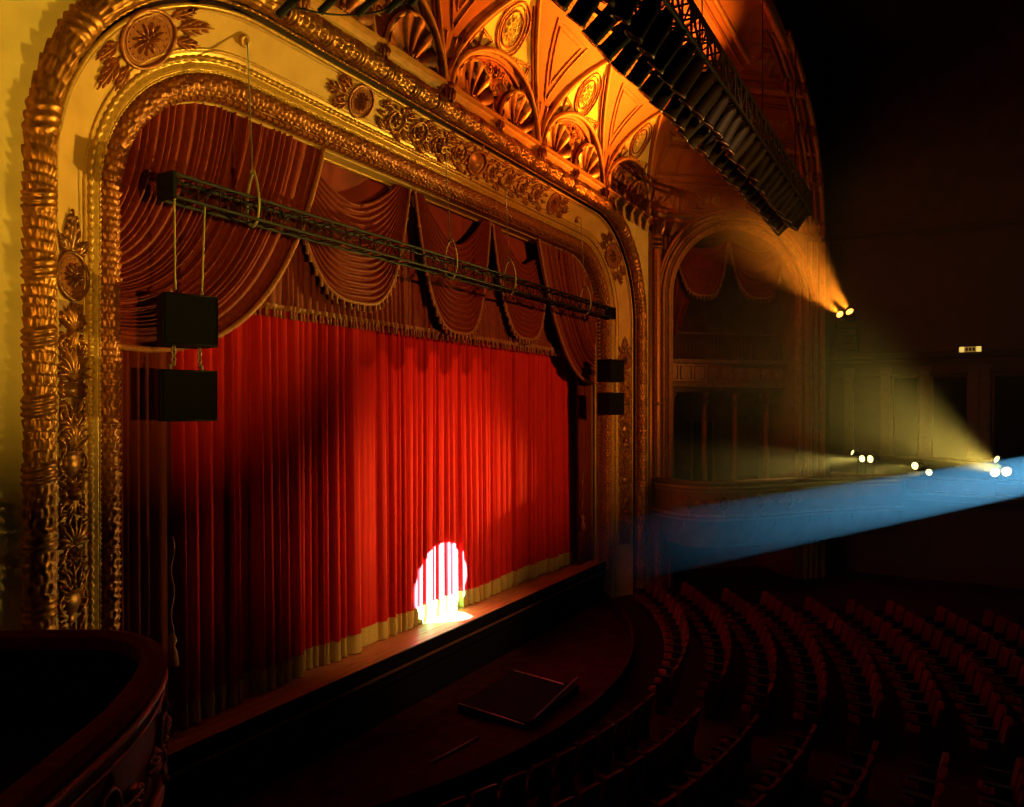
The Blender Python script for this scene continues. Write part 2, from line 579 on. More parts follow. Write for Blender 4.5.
def candelabra(l_of_z):
    """carved ornament climbing a pilaster panel; a = across (outwards), b = height above the house floor"""
    m = band_map(0, True) if l_of_z > 0 else None
    if m is None:
        def m(u, v, w):
            return band_map(0)(PATH_L - v, u, w)
    H = lambda z: z - ZB

    def part(name, mt, fn):
        q = MB()
        fn(q)
        q.build(name, mt, frame)

    # medallion with its spiky finial
    def mm(u, v, w):
        return m(u, H(6.88) + v, w)
    o = medallion('medallion', mm, 0.30, 'bronze', frame)
    part('leaf_finial', 'bronze', lambda q: [orn_sprig(q, m, 0, H(7.2), PI / 2, 0.52, 0.11), orn_sprig(q, m, 0.10, H(7.16), PI / 2 - 0.7, 0.28, 0.09),
                                            orn_sprig(q, m, -0.10, H(7.16), PI / 2 + 0.7, 0.28, 0.09)])

    def scrolls(z, up, r, th=0.024):
        def fn(q):
            for s in (-1, 1):
                orn_scroll(q, m, s * 0.15, H(z), r * 1.12, 1.5, s * up, PI / 2 * up, th)
                for k in range(4):
                    orn_leaf(q, m, s * 0.04, H(z) - up * 0.22, PI / 2 * up + s * (-0.15 - 0.35 * k), 0.3 - 0.04 * k, 0.07, -s * up * 0.9, 0.05)
            q.ball(m(0, H(z), 0.03), 0.045, 8, 5)
        part('scroll_pair', 'gold', fn)

    def palm(z, L=0.42, n=7, up=1):
        def fn(q):
            for k in range(n):
                a = (k - (n - 1) / 2) * 0.24
                orn_leaf(q, m, 0.02 * a, H(z), up * PI / 2 - a, L * (1 - 0.25 * abs(a)), 0.085, -a * 1.1, 0.06)
            orn_rosette(q, m, 0, H(z), 0.09, 8)
        part('palmette', 'gold', fn)

    def urn(z):
        pr = [(0.0, 0.05), (0.02, 0.09), (0.06, 0.05), (0.1, 0.035), (0.14, 0.10), (0.22, 0.15), (0.32, 0.16), (0.36, 0.12), (0.40, 0.19), (0.43, 0.20)]

        def fn(q):
            q.grid(lambda i, j: m(pr[i][1] * cos(PI * j / 10), H(z) + pr[i][0], 0.01 + 0.45 * pr[i][1] * sin(PI * j / 10)), len(pr), 11)
            for s in (-1, 1):
                q.tube([m(s * (0.15 + 0.12 * sin(PI * k / 8)), H(z) + 0.1 + 0.34 * k / 8, 0.04) for k in range(9)], 0.018, 6)
            for k in range(5):
                orn_leaf(q, m, 0.05 * (k - 2), H(z) + 0.42, PI / 2 - 0.3 * (k - 2), 0.3, 0.08, -0.25 * (k - 2))
        part('carved_urn', 'gold', fn)

    def plaque(z):
        def fn(q):
            cs = [(-0.21, 0), (0.21, 0), (0.21, 0.19), (-0.21, 0.19)]
            q.add([m(u, H(z) + v, 0.01) for u, v in cs] + [m(u * 0.96, H(z) + v * 0.94 + 0.005, 0.06) for u, v in cs],
                  [(4, 5, 6, 7), (0, 1, 5, 4), (1, 2, 6, 5), (2, 3, 7, 6), (3, 0, 4, 7)])
        part('plaque', 'bronze', fn)

    def rosette(z):
        part('rosette', 'gold', lambda q: [orn_ring(q, m, 0, H(z), 0.17, 0.02), orn_rosette(q, m, 0, H(z), 0.15, 8)])

    def mask(z):
        def fn(q):
            q.ball(m(0, H(z), 0.05), 0.09, 10, 6)
            for k in range(12):
                a = 2 * PI * k / 12
                orn_leaf(q, m, 0.08 * cos(a), H(z) + 0.09 * sin(a), a, 0.17, 0.07, 0.5, 0.05)
        part('carved_mask', 'gold', fn)

    def ground(q):
        q.grid(lambda i, j: m((-0.27, 0.27)[j], H(0.5) + 6.05 * i / 12, 0.008), 13, 2)
    part('carved_ground', 'ochrebronze', ground)
    q = MB()
    for n_ in range(31):
        z = 0.7 + 0.185 * n_
        k = n_ % 3
        for s in (-1, 1):
            orn_leaf(q, m, s * 0.13, H(z), PI / 2 - s * (0.9 + 0.35 * k), 0.17, 0.07, s * (1.3 - k), 0.045)
            orn_leaf(q, m, s * 0.25, H(z) + 0.05, PI / 2 + s * (0.4 + 0.4 * k), 0.13, 0.055, s * 0.9, 0.04)
            q.ball(m(s * 0.23, H(z) - 0.03, 0.02), 0.022, 6, 4)
    tag(q.build('leaf_fill', 'gold', frame), kind='stuff')
    palm(6.18, 0.36, 7, 1)
    scrolls(5.98, -1, 0.13)
    palm(5.56, 0.46, 9)
    plaque(5.33)
    scrolls(5.12, 1, 0.14)
    palm(4.72, 0.34, 7, 1)
    urn(4.22)
    mask(4.10)
    scrolls(3.88, -1, 0.14)
    palm(3.42, 0.40, 9)
    rosette(3.26)
    scrolls(2.98, 1, 0.15)
    urn(2.46)
    palm(2.12, 0.34, 7)
    scrolls(1.92, -1, 0.14)
    mask(1.62)
    palm(1.10, 0.42, 9)
    scrolls(0.8, 1, 0.14)


candelabra(1)
candelabra(-1)

# outlet bosses through which the truss cables drop
HOLES = (7.62, 12.9, 15.4, 19.8)
BOSS = []
for x in HOLES:
    s = 0.865
    if abs(x - XC) <= HW - RC:
        z = ZT + s - 0.1
    else:
        z = ZT - RC + sqrt((RC + s) ** 2 - (abs(x - XC) - (HW - RC)) ** 2)
    b = MB()
    mx = aim_matrix((x, 9.57, z), (x, 9.07, z - 0.25))
    b.lathe([(0.09, 0.03), (0.10, -0.05), (0.085, -0.07), (0.05, -0.07), (0.045, -0.02)], 14, mx)
    b.build('cable_outlet', 'goldpale', frame)
    BOSS.append((x, 9.47, z - 0.05))

# ------------------------------------------------------------------ coved ceiling of vaulted bays over the stage arch
ZS = 6.87 + CZ
CA, CB = 5.0, 4.5
DEG = PI / 180
PHA = 40 * DEG


def cove(x, ph, off=0.0):
    c, s = cos(ph), sin(ph)
    gy, gz = c / CA, s / CB
    g = sqrt(gy * gy + gz * gz)
    return (x, DW - CA + CA * c - off * gy / g, ZS + CB * s - off * gz / g)


def groin(ph):
    return 2.05 * (1 - (ph / PHA) ** 1.5) if ph < PHA else 0.0


def lun(x):
    return 1.42 * sqrt(max(0, 1 - (x / 1.93) ** 2))


ceil = thing('ceiling', 'painted orange vaulted cove with lunettes above the stage arch', 'ceiling', (XC, DW, ZS), kind='structure')
BAYS = [XC + 0.2 + 4.1 * k for k in (-2, -1, 0, 1, 2)]
NT, NP = 85, 119
for bi, tc in enumerate(BAYS):
    mb = MB()

    def off_at(x, ph):
        g = groin(ph)
        h = CB * sin(ph)
        o, k = 0.0, 0
        if g > 0.02 and abs(x) < g:
            o = -0.16 * (1 - (x / g) ** 2) * min(1, 3 * (1 - ph / PHA))
            k = 1
        if abs(x) < 1.93 and h < lun(x):
            o = -0.15
            k = 2
        return o, k

    def pt(i, j):
        x = -2.05 + 4.1 * i / (NT - 1)
        ph = PI / 2 * j / (NP - 1)
        return cove(tc + x, ph, off_at(x, ph)[0])

    def mi(i, j):
        return off_at(-2.05 + 4.1 * (i + 0.5) / (NT - 1), PI / 2 * (j + 0.5) / (NP - 1))[1]
    mb.grid(pt, NT, NP, mi=mi)
    mb.build('vault_bay', ['vault', 'web', 'vaultred'], ceil)

    def cv(x, h, off):
        """point on this bay at x and height h above the spring line"""
        return cove(tc + x, math.asin(min(1, max(0, h / CB))), off)

    # groin ribs: a broad pale band with a dark fillet on either side
    for s in (-1, 1):
        phs = [PHA * 0.985 * k / 26 for k in range(27)]
        b = MB()
        b.tube([cove(tc + s * groin(p), p, 0.02) for p in phs], 0.065, 6)
        b.build('groin_rib', 'vaultband', ceil)
        b = MB()
        b.tube([cove(tc + s * (groin(p) - 0.14), p, off_at(groin(p) - 0.14, p)[0] + 0.02) for p in phs[3:-3] if CB * sin(p) > 0.75], 0.035, 5)
        b.build('groin_fillet', 'vaultline', ceil)
    # arch bands of the lunette
    for a_, th, m_, of in ((1.0, 0.07, 'vaultband', 0.05), (0.90, 0.045, 'vaultline', -0.10)):
        b = MB()
        b.tube([cv(1.93 * a_ * cos(PI * k / 30), 1.42 * a_ * sin(PI * k / 30), of) for k in range(31)], th, 6)
        b.build('lunette_arch', m_, ceil)
    # flat sloping reveal of the lunette
    b = MB()
    b.grid(lambda i, j: cv(1.93 * (1.0, 0.88)[j] * cos(PI * i / 30), 1.42 * (1.0, 0.88)[j] * sin(PI * i / 30), (0.03, -0.13)[j]), 31, 2)
    b.build('lunette_reveal', 'vaultband', ceil)
    # relief scrolls in the red field

    def lm(u, v, w):
        return cv(u, v, -0.145 + w)
    b = MB()
    orn_rosette(b, lm, 0, 1.02, 0.17, 8)
    for s in (-1, 1):
        orn_scroll(b, lm, s * 0.34, 1.02, 0.14, 1.5, s, PI / 2, 0.025)
        orn_scroll(b, lm, s * 0.02, 0.66, 0.11, 1.4, -s, PI / 2, 0.022)
        orn_leaf(b, lm, s * 0.5, 1.06, -0.35 if s > 0 else PI + 0.35, 0.35, 0.12, -0.6 * s)
        orn_leaf(b, lm, s * 0.2, 0.9, PI / 2 - s * 1.9, 0.3, 0.12, 0.5 * s)
    b.build('relief_scroll', 'vaultband', ceil)
    # two scallop shells
    for s in (-1, 1):
        xc = s * 0.97
        RX, RZ = 0.76, 0.92
        b = MB()
        NF = 13

        def sp(i, j):
            f = i / 9
            a = PI * j / (NF * 6)
            fl = abs(cos(NF * a / 2 * 1.0 + PI / 2 * 0))
            rx = RX * f * (1 + 0.04 * (fl - 0.5) * f)
            rz = RZ * f * (1 + 0.04 * (fl - 0.5) * f)
            return cv(xc + rx * cos(a), 0.02 + rz * sin(a), -0.10 + 0.12 * f ** 2.2 + 0.085 * f ** 0.8 * (fl - 0.6))
        b.grid(sp, 10, NF * 6 + 1)
        sh = b.build('scallop_shell', 'goldred', ceil)
        b = MB()
        b.tube([cv(xc + RX * 1.06 * cos(PI * k / 24), RZ * 1.06 * sin(PI * k / 24), -0.03) for k in range(25)], 0.055, 6)
        b.build('shell_rim', 'vaultband', sh)
        b = MB()
        orn_rosette(b, lambda u, v, w: cv(xc + u, 0.16 + v, -0.02 + w), 0, 0, 0.15, 7)
        b.build('shell_rosette', 'goldred', sh)
    # medallion on the web

    def wm(u, v, w):
        ph = math.asin((1.98 + v) / CB)
        return cove(tc + u, ph, off_at(u, ph)[0] + w + 0.01)
    b = MB()
    for R, th in ((0.52, 0.024), (0.44, 0.014), (0.34, 0.022)):
        orn_ring(b, wm, 0, 0, R, th, 0.02)
    md = b.build('web_medallion', 'vaultline', ceil)
    b = MB()
    orn_rosette(b, wm, 0, 0, 0.27, 10, hgt=0.03)
    orn_ring(b, wm, 0, 0, 0.15, 0.02, 0.03)
    b.build('medallion_rosette', 'web', md)
    # triangular panels beside the medallion
    for s in (-1, 1):
        tri = [(s * 0.52, -0.42), (s * 1.04, -0.36), (s * 1.02, -0.92)]
        cx = sum(p[0] for p in tri) / 3
        cy = sum(p[1] for p in tri) / 3
        b = MB()
        for k_ in (1.0, 0.72):
            q = [wm(cx + (p[0] - cx) * k_, cy + (p[1] - cy) * k_, 0.02) for p in tri]
            b.tube(q, 0.022, 4, closed=True)
        b.build('triangle_panel', 'vaultline', ceil)

for k in range(6):
    xb = BAYS[0] - 2.05 + 4.1 * k
    # long triangular panel and the paired ribs on the pendentive between two bays
    b = MB()
    for tri in ([(0.0, 15), (0.85, 37), (-0.85, 37)], [(0.0, 20), (0.62, 35.5), (-0.62, 35.5)]):
        P = []
        for a_, b_ in zip(tri, tri[1:] + tri[:1]):
            for q in range(6):
                f = q / 6
                P.append(cove(xb + a_[0] + (b_[0] - a_[0]) * f, (a_[1] + (b_[1] - a_[1]) * f) * DEG, 0.01))
        b.tube(P, 0.026, 4, closed=True)
    b.build('pendentive_panel', 'vaultline', ceil)
    for s in (-1, 1):
        b = MB()
        b.tube([cove(xb + s * (0.06 + 0.008 * p), p * DEG, 0.01) for p in range(0, 15, 2)], 0.03, 5)
        b.build('pendentive_rib', 'vaultline', ceil)
    # corbel under every rib and a smaller one between the shells
    for dx, sc_ in ((0, 1.0), (2.05, 0.72)):
        if k == 5 and dx:
            continue
        b = MB()
        x = xb + dx
        mx = Matrix.Translation((x, DW - 0.02, ZS - 0.02))
        b.lathe([(0.01, -0.42 * sc_), (0.07 * sc_, -0.36 * sc_), (0.05 * sc_, -0.30 * sc_), (0.14 * sc_, -0.2 * sc_), (0.12 * sc_, -0.12 * sc_), (0.22 * sc_, -0.02), (0.22 * sc_, 0.05)], 12, mx)
        for q in range(7):
            a = PI + PI * q / 6
            fm = lambda u, v, w, a=a: (x + (0.13 * sc_ + w) * cos(a) - u * sin(a), DW - 0.02 + (0.13 * sc_ + w) * sin(a) + u * cos(a), ZS - 0.02 - 0.3 * sc_ + v)
            orn_leaf(b, fm, 0, 0, PI / 2, 0.3 * sc_, 0.10 * sc_, 0, 0.05)
        b.build('corbel', 'goldred', ceil)
# cornice ledge that the shells stand on
b = MB()
cp = [(0.0, -0.50), (0.03, -0.50), (0.03, -0.14), (0.08, -0.10), (0.10, -0.05), (0.17, -0.03), (0.17, 0.03), (0.0, 0.05)]
b.grid(lambda i, j: ((3.3, 25.1)[i], DW - cp[j][0], ZS + cp[j][1]), 2, len(cp), mi=lambda i, j: 0 if j in (1,) else 1)
b.build('cornice', ['ochre', 'vaultband'], ceil, smooth=False)
# upper part of the cove: mouldings and framed panels
for ph, th, m_ in ((42, 0.05, 'vaultline'), (45, 0.08, 'vaultband'), (47, 0.04, 'vaultline'), (72, 0.05, 'vaultline'), (75, 0.09, 'vaultband'), (88, 0.12, 'vaultband')):
    b = MB()
    b.tube([cove(x, ph * DEG, 0.01) for x in (3.3, 10, 18, 25.0)], th, 6)
    b.build('cove_moulding', m_, ceil)
for tc in BAYS:
    b = MB()
    for k_ in (1.0, 0.86):
        P = []
        for (u, v), (u2, v2) in zip([(-1, -1), (1, -1), (1, 1), (-1, 1)], [(1, -1), (1, 1), (-1, 1), (-1, -1)]):
            for q in range(5):
                f = q / 5
                P.append(cove(tc + 1.75 * k_ * (u + (u2 - u) * f), (59.5 + 9.0 * k_ * (v + (v2 - v) * f)) * DEG, 0.015))
        b.tube(P, 0.035, 4, closed=True)
    pn = b.build('cove_panel_frame', 'vaultline', ceil)
    b = MB()
    um = lambda u, v, w: cove(tc + u, 59.5 * DEG + v / 4.7, w)
    for s in (-1, 1):
        orn_scroll(b, um, s * 0.55, 0, 0.3, 1.7, s, 0, 0.035)
        orn_scroll(b, um, s * 1.1, 0.05, 0.22, 1.5, -s, PI, 0.03)
        for q in range(5):
            orn_leaf(b, um, s * 0.3, 0, 0.5 * (q - 2) + (0 if s > 0 else PI), 0.6, 0.12, 0.6)
    orn_rosette(b, um, 0, 0, 0.25, 8)
    b.build('panel_relief', 'vaultband', pn)

# ------------------------------------------------------------------ splayed wall on the right with the box arch
SA = Vector((24.95, DW, 0))
SE = Vector((0.7206, -0.6934, 0))
SN = Vector((-0.6934, -0.7206, 0))
SL = 7.2


def sw(s, z, off=0.0):
    p = SA + SE * s + SN * off
    return (p.x, p.y, z)


def mirror(p):
    return (2 * XC - p[0], p[1], p[2])


wall_r = thing('wall_right', 'splayed brown side wall with tall box arch', 'wall', (28, 6, ZB), kind='structure')
AL, AR = 0.85, 6.0
AC, ARAD = (AL + AR) / 2, (AR - AL) / 2
ASP = 9.32                                    # spring height of the box arch
b = MB()
NA = 40
arch = [(AL, ZB)] + [(AC - ARAD * cos(PI * k / NA), ASP + ARAD * sin(PI * k / NA)) for k in range(NA + 1)] + [(AR, ZB)]
outl = []
for k, (s, z) in enumerate(arch):
    if k == 0 or k == len(arch) - 1:
        outl.append((0 if k == 0 else SL, ZB))
        continue
    a = PI * (k - 1) / NA
    dx, dz = -cos(a), sin(a)
    kx = (AC / -dx if dx < -1e-6 else ((SL - AC) / dx if dx > 1e-6 else 99))
    kz = (ZS + 0.03 - ASP) / dz if dz > 1e-6 else 99
    kk = min(kx, kz)
    outl.append((AC + dx * kk, ASP + dz * kk))
b.grid(lambda i, j: sw(*(arch[i] if j == 0 else outl[i])), len(arch), 2)
b.grid(lambda i, j: sw(arch[i][0], arch[i][1], (0, -2.4)[j]), len(arch), 2)
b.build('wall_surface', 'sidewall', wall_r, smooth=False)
# rings of the archivolt
for dr, th, of, m_ in ((0.06, 0.05, 0.03, 'sidetrim'), (0.18, 0.08, 0.06, 'sidetrim'), (0.33, 0.05, 0.10, 'sidewall'), (0.45, 0.07, 0.12, 'sidetrim'), (0.60, 0.05, 0.14, 'sidetrim'), (0.72, 0.06, 0.2, 'vaultline')):
    b = MB()
    P = [sw(AC - (ARAD + dr) * cos(PI * k / 40), ASP + (ARAD + dr) * sin(PI * k / 40), of) for k in range(41)]
    if dr < 0.5:
        P = [sw(AL - dr, 0.5, of)] + P + [sw(AR + dr, 0.5, of)]
    b.tube(P, th, 6)
    b.build('archivolt_ring', m_, wall_r)
b = MB()
P = [sw(AL - 0.12, 1 + 8.5 * k / 60, 0.06) for k in range(60)] + [sw(AC - (ARAD + 0.12) * cos(PI * k / 60), ASP + (ARAD + 0.12) * sin(PI * k / 60), 0.06) for k in range(61)]
b.tube(P, [0.03 + 0.03 * (k % 2) for k in range(len(P))], 5)
tag(b.build('arch_bead', 'sidetrim', wall_r), kind='stuff')
# cove above it, up to the front edge of the vault
b = MB()


def scove(s, ph, off=0.0):
    c, si = cos(ph), sin(ph)
    return sw(s, ZS + CB * si, CA * (1 - c) + off)


def s_end(ph):
    return (DW - 4.1 - 0.7206 * CA * (1 - cos(ph))) / 0.6934


b.grid(lambda i, j: scove(-0.3 + (s_end(PI / 2 * j / 40) + 0.3) * i / 20, PI / 2 * j / 40), 21, 41)
b.build('splay_cove', 'vault', wall_r)
for ph, th, m_ in ((3, 0.10, 'vaultband'), (18, 0.05, 'vaultline'), (21, 0.05, 'vaultline'), (33, 0.06, 'vaultline'), (36, 0.10, 'vaultband'), (58, 0.06, 'vaultline'), (61, 0.11, 'vaultband'), (64, 0.06, 'vaultline'), (82, 0.06, 'vaultband')):
    b = MB()
    ph *= DEG
    b.tube([scove(0.3 * CA * (1 - cos(ph)), ph, 0.02), scove(s_end(ph), ph, 0.02)], th, 6)
    b.build('cove_moulding', m_, wall_r)
for p0, p1 in ((39, 55), (67, 80), (6, 16)):
    for s0_, s1_ in ((0.15, 0.46), (0.54, 0.86)):
        b = MB()
        for k_ in (0.0, 0.12):
            P = []
            q = [(s0_ + k_ * 0.3, p0 + k_ * 12), (s1_ - k_ * 0.3, p0 + k_ * 12), (s1_ - k_ * 0.3, p1 - k_ * 12), (s0_ + k_ * 0.3, p1 - k_ * 12)]
            for (a_, c_), (a2, c2) in zip(q, q[1:] + q[:1]):
                for w in range(4):
                    f = w / 4
                    ph = (c_ + (c2 - c_) * f) * DEG
                    sl0 = 0.4 * CA * (1 - cos(ph))
                    P.append(scove(sl0 + (s_end(ph) - sl0) * (a_ + (a2 - a_) * f), ph, 0.02))
            b.tube(P, 0.04, 4, closed=True)
        fr = b.build('cove_panel_frame', 'vaultline', wall_r)
        b = MB()
        phc = (p0 + p1) / 2 * DEG
        sl0 = 0.4 * CA * (1 - cos(phc))
        scn = sl0 + (s_end(phc) - sl0) * (s0_ + s1_) / 2
        um = lambda u, v, w: scove(scn + u, phc + v / 4.7, w + 0.01)
        for s in (-1, 1):
            orn_scroll(b, um, s * 0.3, 0, 0.18, 1.6, s, 0, 0.03)
            for q in range(4):
                orn_leaf(b, um, s * 0.15, 0, 0.5 * (q - 1.5) + (0 if s > 0 else PI), 0.4, 0.1, 0.6)
        orn_rosette(b, um, 0, 0, 0.16, 7)
        b.build('panel_relief', 'vaultband', fr)
# front rib of the vault, running down to a clustered pilaster
for q, (dd, th) in enumerate(((0.0, 0.10), (0.30, 0.07), (0.55, 0.07), (0.8, 0.09))):
    b = MB()
    b.tube([scove(s_end(p * DEG) - dd, p * DEG, 0.06) for p in range(0, 91, 5)], th, 6)
    b.build('front_rib', 'vaultline' if q % 2 else 'vaultband', wall_r)
    b = MB()
    b.tube([sw(SL - dd, ZB, 0.06), sw(SL - dd, ZS - 0.4, 0.06)], th, 8)
    b.build('pilaster_shaft', 'sidetrim', wall_r)
for ph in (2, 26, 47, 66):
    b = MB()
    for dd in (0.05, 0.42, 0.78):
        c_ = scove(s_end(ph * DEG) - dd, ph * DEG, 0.12)
        b.lathe([(0.05, -0.35), (0.12, -0.25), (0.08, -0.1), (0.15, 0.0), (0.10, 0.1), (0.03, 0.3), (0.005, 0.42)], 8, Matrix.Translation(c_))
    b.build('finial_cluster', 'goldred', wall_r)
# column where the splayed wall meets the stage wall
colm = thing('engaged_column', 'slender gilt column with capital beside the stage arch', 'column', (24.95, 8.95, ZB))
b = MB()
mx = Matrix.Translation((24.95, 8.93, 0))
NF = 48
prf = [(0.24, ZB), (0.24, 0.3), (0.19, 0.45), (0.185, 4.0), (0.17, 11.0)]
b.grid(lambda i, j: (24.95 + prf[i][0] * (1 + 0.05 * cos(12 * 2 * PI * j / NF)) * cos(2 * PI * j / NF), 8.93 + prf[i][0] * (1 + 0.05 * cos(12 * 2 * PI * j / NF)) * sin(2 * PI * j / NF), prf[i][1]), 5, NF, cv=True)
b.build('shaft', 'goldred', colm)
for z in (5.4, 11.02, 11.19, 11.37):
    b = MB()
    b.lathe([(0.17, -0.05), (0.24, -0.03), (0.25, 0.0), (0.24, 0.03), (0.17, 0.05)], 20, Matrix.Translation((24.95, 8.93, z)))
    b.build('ring', 'gold', colm)
b = MB()
b.lathe([(0.17, 11.39), (0.18, 11.52), (0.24, 11.72), (0.32, 11.92), (0.34, 11.97), (0.34, 12.04)], 16, mx)
for k in range(12):
    a = 2 * PI * k / 12
    orn_leaf(b, lambda u, v, w: (24.95 + (0.2 + w + v * 0.2) * cos(a) - u * sin(a), 8.93 + (0.2 + w + v * 0.2) * sin(a) + u * cos(a), 11.47 + v), 0, 0, PI / 2, 0.42, 0.12, 0, 0.06)
b.build('capital', 'gold', colm)
for dx, r in ((0.34, 0.05), (0.5, 0.07), (0.68, 0.05)):
    b = MB()
    b.tube([sw(dx, ZB, 0.05), sw(dx, ZS - 0.5, 0.05)], r, 8)
    b.build('wall_shaft', 'goldred', wall_r)
for x in (24.62, 24.74):
    b = MB()
    b.tube([(x, 9.05, ZB), (x, 9.05, ZS - 0.5)], 0.05, 8)
    b.build('wall_shaft', 'gold', wall_r)

# back of the box arch
b = MB()
b.grid(lambda i, j: sw((0.5, 6.4)[i], (ZB, 12.4)[j], -2.4), 2, 2)
b.build('box_back_wall', 'sidewall', wall_r, smooth=False)
gal = thing('gallery_front', 'brown panelled gallery front inside the right-hand box arch', 'gallery', sw(3.4, 6.3, -0.7))
gp = [(-0.9, 6.05), (-0.55, 6.05), (-0.50, 6.2), (-0.58, 6.26), (-0.58, 6.9), (-0.5, 6.95), (-0.45, 7.08), (-0.8, 7.1), (-0.9, 6.9)]
b = MB()
b.grid(lambda i, j: sw((AL, AR)[i], gp[j][1], gp[j][0]), 2, len(gp))
b.build('front_panel', 'sidetrim', gal, smooth=False)
for k in range(9):
    b = MB()
    s = 1.12 + 0.57 * k
    q = [sw(s - 0.22, 6.34, -0.56), sw(s + 0.22, 6.34, -0.56), sw(s + 0.22, 6.82, -0.56), sw(s - 0.22, 6.82, -0.56)]
    b.tube(q, 0.022, 4, closed=True)
    b.build('panel_frame', 'goldred', gal)
b = MB()
b.grid(lambda i, j: sw((AL, AR)[i], (5.85, 6.06)[j], -0.9), 2, 2)
b.grid(lambda i, j: sw((AL, AR)[i], 6.06, (-0.9, -2.4)[j]), 2, 2)
b.build('gallery_floor', 'sidewall', gal, smooth=False)
for k in range(34):
    b = MB()
    s = 0.98 + 0.148 * k
    b.tube([sw(s, 7.1, -0.62), sw(s, 8.05, -0.62)], 0.014, 5)
    b.build('rail_bar', 'bronze', gal)
b = MB()
b.tube([sw(AL, 8.07, -0.62), sw(AR, 8.07, -0.62)], 0.035, 6)
b.build('rail', 'bronze', gal)
for k, s in enumerate((1.35, 2.75, 4.1, 5.5)):
    p = sw(s, 0, -1.1)
    t = thing('box_column', 'brown column under the gallery, %s from the stage' % ('first', 'second', 'third', 'fourth')[k], 'column', (p[0], p[1], 2.0), 'columns under the gallery')
    b = MB()
    b.lathe([(0.16, 2.0), (0.16, 2.2), (0.11, 2.3), (0.10, 5.4)], 14, Matrix.Translation((p[0], p[1], 0)))
    b.build('shaft', 'sidetrim', t)
    b = MB()
    b.lathe([(0.10, 5.4), (0.14, 5.5), (0.12, 5.6), (0.2, 5.78), (0.2, 5.85)], 14, Matrix.Translation((p[0], p[1], 0)))
    b.build('capital', 'goldred', t)
b = MB()
for q in ([sw(2.9, 2, -2.36), sw(2.9, 4.7, -2.36), sw(3.9, 4.7, -2.36), sw(3.9, 2, -2.36)],):
    b.tube(q, 0.07, 6)
b.build('door_casing', 'sidetrim', wall_r)
b = MB()
b.grid(lambda i, j: sw((2.93, 3.87)[i], (1.9, 4.67)[j], -2.37), 2, 2)
tag(b.build('door_1', 'blacksoft', smooth=False), 'dark doorway behind the lower right box', 'door', kind='structure')


# ------------------------------------------------------------------ cloth tools
def pleats(x0, x1, wmin, wmax, seed):
    rnd = random.Random(seed)
    ks = [x0]
    while ks[-1] < x1:
        ks.append(ks[-1] + rnd.uniform(wmin, wmax) * (1.6 if rnd.random() < 0.12 else 1))
    am = [rnd.choice((0.25, 0.5, 0.7, 0.85, 1.0, 1.1)) * rnd.uniform(0.8, 1.1) for _ in ks]
    ph = [rnd.uniform(-1, 1) for _ in ks]
    return ks, am, ph


def pleat_off(x, P, e=1.9):
    ks, am, ph = P
    import bisect
    i = max(0, min(len(ks) - 2, bisect.bisect_right(ks, x) - 1))
    f = (x - ks[i]) / (ks[i + 1] - ks[i])
    return am[i] * (1 - abs(2 * f - 1) ** e), i, f


def fold_sheet(b, x0, x1, z0, z1, d, P, amp0, amp1, nx, nz, drift=0.0, top=None, e=1.9, k_of=None):
    """pleated hanging sheet facing the house"""
    def pt(i, j):
        x = x0 + (x1 - x0) * i / (nx - 1)
        f = j / (nz - 1)
        zz1 = top(x) if top else z1
        z = zz1 + (z0 - zz1) * f
        dx = drift * f * sin(x * 2.1 + 0.7)
        o, k, _ = pleat_off(x, P, e)
        o2 = 0.25 * sin(x * 41 + 2 * f)
        ka = k_of(x) if k_of else 1.0
        return (x + dx, d - ka * (o + 0.08 * o2) * (amp0 + (amp1 - amp0) * f) + 0.03 * f * sin(x * 1.3 + 2 * f), z)
    b.grid(pt, nx, nz)


# ------------------------------------------------------------------ stage
stage = thing('stage_floor', 'brown wooden boards of the narrow stage apron', 'stage', (XC, 10.5, ZB), kind='structure')
b = MB()
b.box((XC, 11.2, -0.72), (2 * HW + 1.0, 2.44, 1.26))
b.build('stage_block', 'blacksoft', stage, smooth=False)
rnd = random.Random(4)
proto_me = None
for k in range(20):
    y = 10.04 + 0.122 * k
    b = MB()
    for x0_, x1_ in ((XC - HW - 0.3, XC - 3.2 + rnd.uniform(-2, 2)), (0, XC + 4 + rnd.uniform(-2, 2)), (0, XC + HW + 0.3)):
        x0_ = x0_ or last + 0.006
        b = MB()
        b.box(((x0_ + x1_) / 2, y, -0.045), (x1_ - x0_, 0.116, 0.09 + rnd.uniform(-0.004, 0.004)))
        b.build('floor_board', 'wood', stage, smooth=False)
        last = x1_
b = MB()
b.box((XC, 9.95, -0.28), (2 * HW + 0.9, 0.05, 0.55))
b.build('stage_fascia', 'blacksoft', stage, smooth=False)
b = MB()
b.box((XC, 9.90, -0.30), (2 * HW + 0.9, 0.07, 0.035))
b.build('fascia_strip', 'darktrim', stage, smooth=False)

# main curtain
P1 = pleats(4.9, 23.8, 0.08, 0.36, 5)
cur = thing('stage_curtain', 'closed red velvet stage curtain with gold fringe along the hem', 'curtain', (XC, 10.8, 0))
b = MB()
fold_sheet(b, 5.2, 23.3, 0.42, 9.0, 10.92, P1, 0.13, 0.27, 1700, 16, 0.05, e=2.6, k_of=lambda x: 0.62 + 0.73 * smoothstep(12.5, 8.5, x))
b.build('velvet', 'curtain', cur)
b = MB()
fold_sheet(b, 5.2, 23.3, 0.02, 0.44, 10.905, P1, 0.265, 0.27, 1700, 4, 0.0, e=2.6, k_of=lambda x: 0.62 + 0.73 * smoothstep(12.5, 8.5, x))
q = [(v[0] + 0.05 * sin(v[0] * 2.1 + 0.7) * 0.97, v[1], v[2]) for v in b.v]
b.v = q
b.build('hem_fringe', 'fringe', cur)

